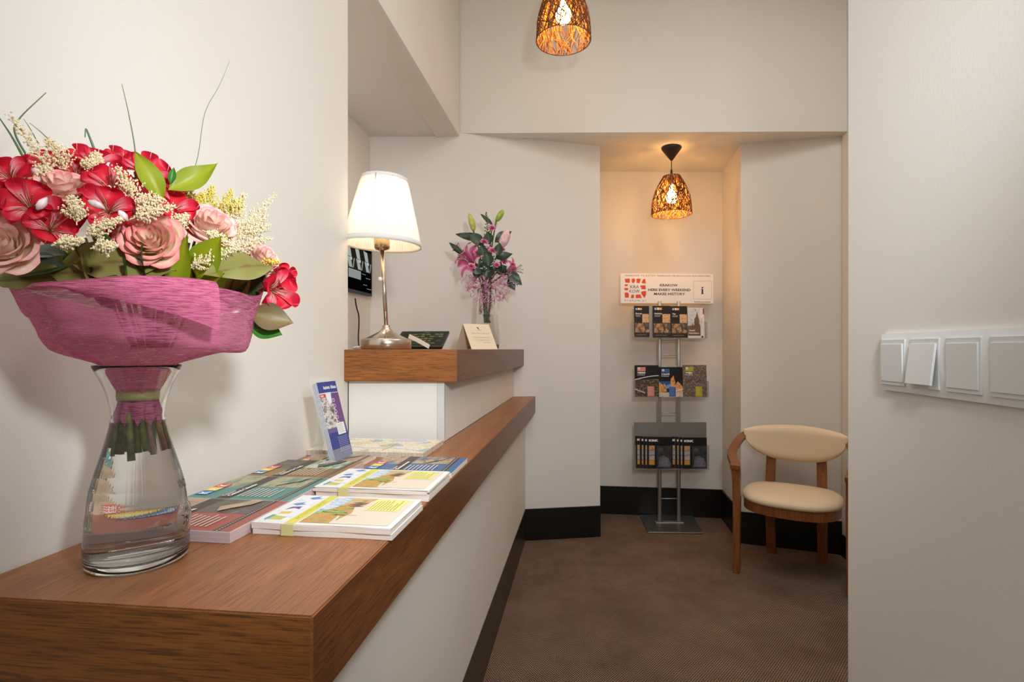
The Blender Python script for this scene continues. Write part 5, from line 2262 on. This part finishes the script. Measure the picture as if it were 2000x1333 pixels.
# cream and yellow sprays
for i, (x, y, x2, y2, ds, rr, m) in enumerate((
        (128, 400, 16, 222, .81, .016, CREAMF), (130, 345, 92, 270, .82, .020, CREAMF), (150, 440, 140, 385, .735, .014, CREAMF), (262, 398, 226, 326, .77, .018, CREAMF), (246, 400, 318, 390, .765, .018, CREAMF),
        (250, 430, 340, 402, .755, .013, CREAMF), (160, 466, 236, 428, .735, .013, CREAMF), (100, 480, 160, 470, .725, .009, CREAMF), (176, 486, 226, 480, .735, .010, CREAMF), (330, 446, 365, 420, .79, .014, CREAMF),
        (430, 470, 536, 380, .88, .020, CREAMF), (440, 480, 528, 440, .86, .020, CREAMF), (430, 500, 530, 466, .845, .016, CREAMF), (440, 440, 478, 378, .9, .022, CREAMF), (455, 470, 520, 420, .87, .022, CREAMF),
        (360, 530, 460, 486, .80, .016, CREAMF), (395, 450, 450, 480, .80, .010, CREAMF), (200, 330, 160, 318, .82, .012, CREAMF), (60, 348, 96, 330, .80, .012, CREAMF), (500, 512, 545, 512, .89, .008, YELF),
        (360, 430, 372, 366, .89, .016, YELF), (390, 420, 415, 364, .9, .018, YELF), (420, 430, 452, 370, .91, .018, YELF), (372, 412, 396, 380, .89, .016, YELF), (440, 420, 470, 392, .9, .016, YELF), (205, 318, 180, 305, .83, .010, CREAMF))):
    plume(bq, ray(x, y, ds), ray(x2, y2, ds), rr, m, 100 + i, n=16, dens=14, sz=.0013)

# ------------------------------------------------------------------ small vase with lilies on the upper shelf
V2 = V((-.1437, 3.08, 0))
k2 = 3.08 / F
v2 = thing('flower_vase', 'tall clear glass vase of water behind the cream card', 'vase', (V2.x, V2.y, ZS))


def zpy(py, Y=3.08):
    return H - (py - CY) * Y / F


pr_o = [(0, ZS + .0005), (.060, ZS + .0006), (.068, ZS + .006), (.0725, ZS + .04), (.0705, ZS + .09), (.064, ZS + .16), (.058, ZS + .23), (.054, ZS + .29), (.0545, zpy(566)), (.0530, zpy(565))]
pr_i = [(.0510, zpy(566.5)), (.0505, ZS + .29), (.0545, ZS + .23), (.0605, ZS + .16), (.067, ZS + .09), (.069, ZS + .04), (.064, ZS + .014), (0, ZS + .012)]
bm = bmesh.new()
lathe(bm, pr_o + pr_i, (V2.x, V2.y, 0), 40)
obj('glass', bm, GLASS, v2, smooth=True)
bm = bmesh.new()
lathe(bm, [(0, zpy(616)), (.0584, zpy(616))] + [(r + .0003, z) for r, z in pr_i[3:-1]] + [(0, ZS + .0117)], (V2.x, V2.y, 0), 40)
obj('water', bm, WATER, v2)
b2 = thing('lily_bouquet', 'bouquet of pink lilies with pink fibre netting, by the far wall', 'bouquet', (V2.x, V2.y, zpy(600)))


def lily_meshes():
    m = attr_mat('lily_petal', 'tip', [(0, (206, 84, 142)), (.30, (220, 112, 162)), (.65, (236, 164, 194)), (.9, (250, 230, 236))], .45, noise=.2, nscale=5, transl=.25)
    pets = []
    for i in range(6):
        a0 = i * math.pi / 3
        inner = i % 2

        def fn(u, v, a0=a0, inner=inner):
            w = (.30 if inner else .22) * math.sin(math.pi * min(.999, v ** .85)) ** .8
            r = .04 + .62 * v + .18 * v * v
            z = 1.15 * v - .80 * v ** 2.6 + .10 * u * u * (1 - v)
            c, sn = math.cos(a0), math.sin(a0)
            return V((r * c - u * w * sn, r * sn + u * w * c, z)), abs(u) * .85, u
        pets.append(patch_mesh('petal', fn, 4, 9, m))
    bm = bmesh.new()
    tube(bm, [(0, 0, -.35), (0, 0, 0), (0, 0, .2)], [.04, .07, .06], 6)
    for k in range(6):
        a = k * 1.047 + .5
        tube(bm, spline([(0, 0, .1), (.10 * math.cos(a), .10 * math.sin(a), .6), (.22 * math.cos(a), .22 * math.sin(a), .9)], 3), .012, 4)
        blob(bm, (.23 * math.cos(a), .23 * math.sin(a), .92), .04, (1.5, .7, .7), 1)
    me = bpy.data.meshes.new('lily')
    bm.to_mesh(me)
    bm.free()
    me.materials.append(mat('lily_heart', (120, 84, 50), .6))
    return me, pets


LIL = lily_meshes()
for (x, y, Y, rp, d, sp_) in ((914, 508, 3.0, 44, (-.55, -.6, .25), .2), (1004, 528, 3.06, 36, (.9, -.25, .10), .5), (902, 492, 3.06, 36, (-.75, -.2, .55), .9)):
    p = at(x, y, Y)
    d = V(d).normalized()
    k = rp * Y / F
    alstro(p - d * k * .5, d, k, b2, sp_, LIL, 'lily')
# buds
for (pts, rr, c) in (([(925, 452, 3.06), (923, 440, 3.06), (919, 426, 3.06), (917, 418, 3.06)], .018, (186, 186, 92)), ([(969, 432, 3.08), (975, 424, 3.08), (980, 415, 3.08), (983, 411, 3.08)], .017, (150, 178, 60)),
                     ([(977, 484, 3.0), (984, 470, 3.0), (990, 456, 3.0), (994, 452, 3.0)], .028, (232, 190, 188))):
    bm = bmesh.new()
    P = spline([at(*q) for q in pts], 4)
    n = len(P)
    tube(bm, P, [rr * (.25 + .75 * math.sin(math.pi * min(1, (k / (n - 1)) ** .8 * .93 + .05))) for k in range(n)], 8)
    obj('lily_bud', bm, mat('bud_%d' % c[0], c, .45, noise=.15, nscale=60), b2, smooth=True)
# stems
for (x, y, Y) in ((925, 452, 3.06), (969, 432, 3.08), (977, 484, 3.0), (914, 515, 3.0), (1000, 534, 3.06), (905, 500, 3.06), (960, 450, 3.04), (946, 480, 3.0), (985, 520, 3.02), (965, 500, 2.98)):
    bm = bmesh.new()
    e = at(x, y, Y)
    f0 = V((V2.x - .012 + .004 * (x % 7), V2.y + .004 * (y % 5) - .008, zpy(632)))
    tube(bm, spline([f0, V((V2.x + .01 * ((x % 5) - 2), V2.y, zpy(575))), (e + V((V2.x, V2.y, zpy(550)))) * .5, e], 5), .0042, 6)
    obj('stem', bm, mat('stem_dark', (76, 104, 44), .5), b2, smooth=True)
LF2 = attr_mat('lily_leaf', 'tip', [(0, (70, 96, 48)), (.25, (38, 62, 34)), (.8, (28, 48, 28))], .35, noise=.2, nscale=25, spec=.5)
for (b, t, wpx, Y) in (((940, 470), (890, 458), 18, 3.0), ((945, 480), (914, 455), 24, 2.98), ((955, 478), (953, 452), 20, 2.98), ((966, 474), (1000, 452), 22, 3.0), ((962, 440), (938, 418), 9, 3.06),
                       ((945, 505), (940, 478), 22, 2.95), ((968, 506), (1002, 496), 18, 2.97), ((972, 500), (976, 474), 18, 2.95), ((955, 520), (950, 492), 24, 2.93), ((990, 532), (1020, 558), 22, 3.0),
                       ((992, 545), (1006, 568), 16, 3.0), ((905, 500), (877, 474), 12, 3.05), ((940, 535), (925, 520), 22, 2.95), ((965, 530), (980, 512), 22, 2.95), ((950, 530), (935, 506), 20, 2.95),
                       ((950, 545), (958, 515), 26, 2.97), ((975, 530), (990, 520), 18, 2.97), ((935, 520), (930, 545), 20, 2.97), ((945, 500), (960, 480), 22, 3.0), ((955, 500), (935, 490), 22, 3.02), ((985, 540), (975, 520), 20, 3.02)):
    leaf(b2, at(b[0], b[1], Y), at(t[0], t[1], Y), wpx * Y / F, (0, -1, .3), LF2, .06, .3, nu=4, nv=8)


# carnations
def carnation():
    r = random.Random(9)
    m = attr_mat('carnation_petal', 'tip', [(0, (150, 30, 80)), (.5, (186, 46, 104)), (.85, (206, 96, 140)), (1, (232, 180, 200))], .6, noise=.2, nscale=5)
    mes = []
    for k in range(16):
        a0 = k * 2.4
        q = .3 + .7 * k / 15

        def fn(u, v, a0=a0, q=q):
            a = a0 + u * .55
            rr = q * v
            return V((rr * math.cos(a), rr * math.sin(a), .55 * v * (1.2 - q) + .1 * math.sin(9 * u + a0) * v)), v, u
        mes.append(patch_mesh('petal', fn, 6, 3, m))
    return join_meshes('carnation', mes, [m])


CARN = carnation()
for (x, y, Y, rp) in ((961, 446, 3.02, 9), (946, 473, 2.97, 9), (962, 490, 2.95, 9), (933, 495, 2.97, 10), (921, 521, 2.94, 9), (985, 512, 2.97, 9), (1001, 517, 3.0, 7), (983, 488, 3.0, 5), (970, 518, 2.93, 8), (955, 487, 2.96, 8)):
    p = at(x, y, Y)
    link('carnation', CARN, b2, world_of(b2).inverted() @ look(p, V((.2, -.8, .6)), rp * Y / F, x))
bm = bmesh.new()
r8 = random.Random(77)
for k in range(46):
    octa(bm, at(938 + 30 * r8.random(), 500 + 26 * r8.random(), 2.93 + .05 * r8.random()), .0042)
o = obj('gypsophila', bm, mat('gyp_white', (236, 234, 226), .6), b2)
o['kind'] = 'stuff'
plume(b2, at(951, 470, 3.03), at(949, 414, 3.06), .026, mat('filler_green', (96, 112, 70), .6), 5, n=10, dens=5, sz=.0036, name='green_spray')
# pink fibre netting: loose loops round the stems, down into the neck
bm = bmesh.new()
NET = mat('pink_fibre', (226, 156, 190), .6)
for k in range(120):
    t = r8.random()
    if t < .62:
        cx0, cy0, sx_, sy_ = 968, 560, 26, 22
    elif t < .80:
        cx0, cy0, sx_, sy_ = 926, 548, 10, 22
    else:
        cx0, cy0, sx_, sy_ = 950, 596, 9, 24
    q = V((cx0 + sx_ * (2 * r8.random() - 1), 0, cy0 + sy_ * (2 * r8.random() - 1)))
    pts = []
    for j in range(5):
        q = q + V(((r8.random() - .5) * 18, 0, (r8.random() - .5) * 18))
        Yk = 2.96 + .07 * r8.random() if t < .8 else 3.055 + .03 * r8.random()
        pts.append(at(q.x if t < .8 else max(937, min(966, q.x)), min(q.z, 590) if t < .8 else max(560, min(626, q.z)), Yk))
    tube(bm, spline(pts, 4), .0017, 4)
o = obj('fibre_netting', bm, NET, b2, smooth=True)
o['kind'] = 'stuff'


# ------------------------------------------------------------------ labels for parts that look different from the rest of their thing
PL = {('table_lamp', 'shade'): 'white pleated fabric shade, lit from inside', ('table_lamp', 'base'): 'round brushed nickel base',
      ('table_lamp', 'cord'): 'white cord leaving the base', ('bouquet', 'wrapping'): 'pink fleece wrapping', ('bouquet', 'wrapping_flap'): 'turned-down pink flap at the front',
      ('bouquet', 'ribbon'): 'khaki ribbon tied round the wrapped stems', ('armchair', 'seat'): 'cream padded seat', ('armchair', 'backrest'): 'cream half moon back pad',
      ('brochure_stand', 'sign_plate'): 'white sign plate with orange stone logo and black capitals', ('brochure_stand', 'lower_tray'): 'grey sheet metal back of the lower tray',
      ('brochure_stand', 'base_plate'): 'flat grey steel base plate', ('pendant_lamp', 'bulb'): 'glowing bulb', ('pendant_lamp', 'ceiling_rose'): 'dark cone shaped ceiling rose',
      ('reception_counter', 'plinth'): 'dark brown plinth board', ('reception_counter', 'front_panel'): 'cream painted front', ('counter_riser', 'end_panel'): 'white laminate end panel',
      ('counter_riser', 'side_panel'): 'cream painted side facing the corridor', ('lily_bouquet', 'fibre_netting'): 'pink fibre netting round the stems', ('glass_vase', 'medallion'): 'embossed round medallion',
      ('glass_vase', 'water'): 'clear water', ('flower_vase', 'water'): 'clear water', ('wall_monitor', 'screen'): 'lit screen with pale pictures and small white captions',
      ('map_pile', 'top_map'): 'uppermost map with coloured streets'}
for o in bpy.data.objects:
    if o.parent and not o.parent.parent:
        k = (o.parent.name.split('.')[0], o.name.split('.')[0])
        if k in PL:
            o['label'] = PL[k]
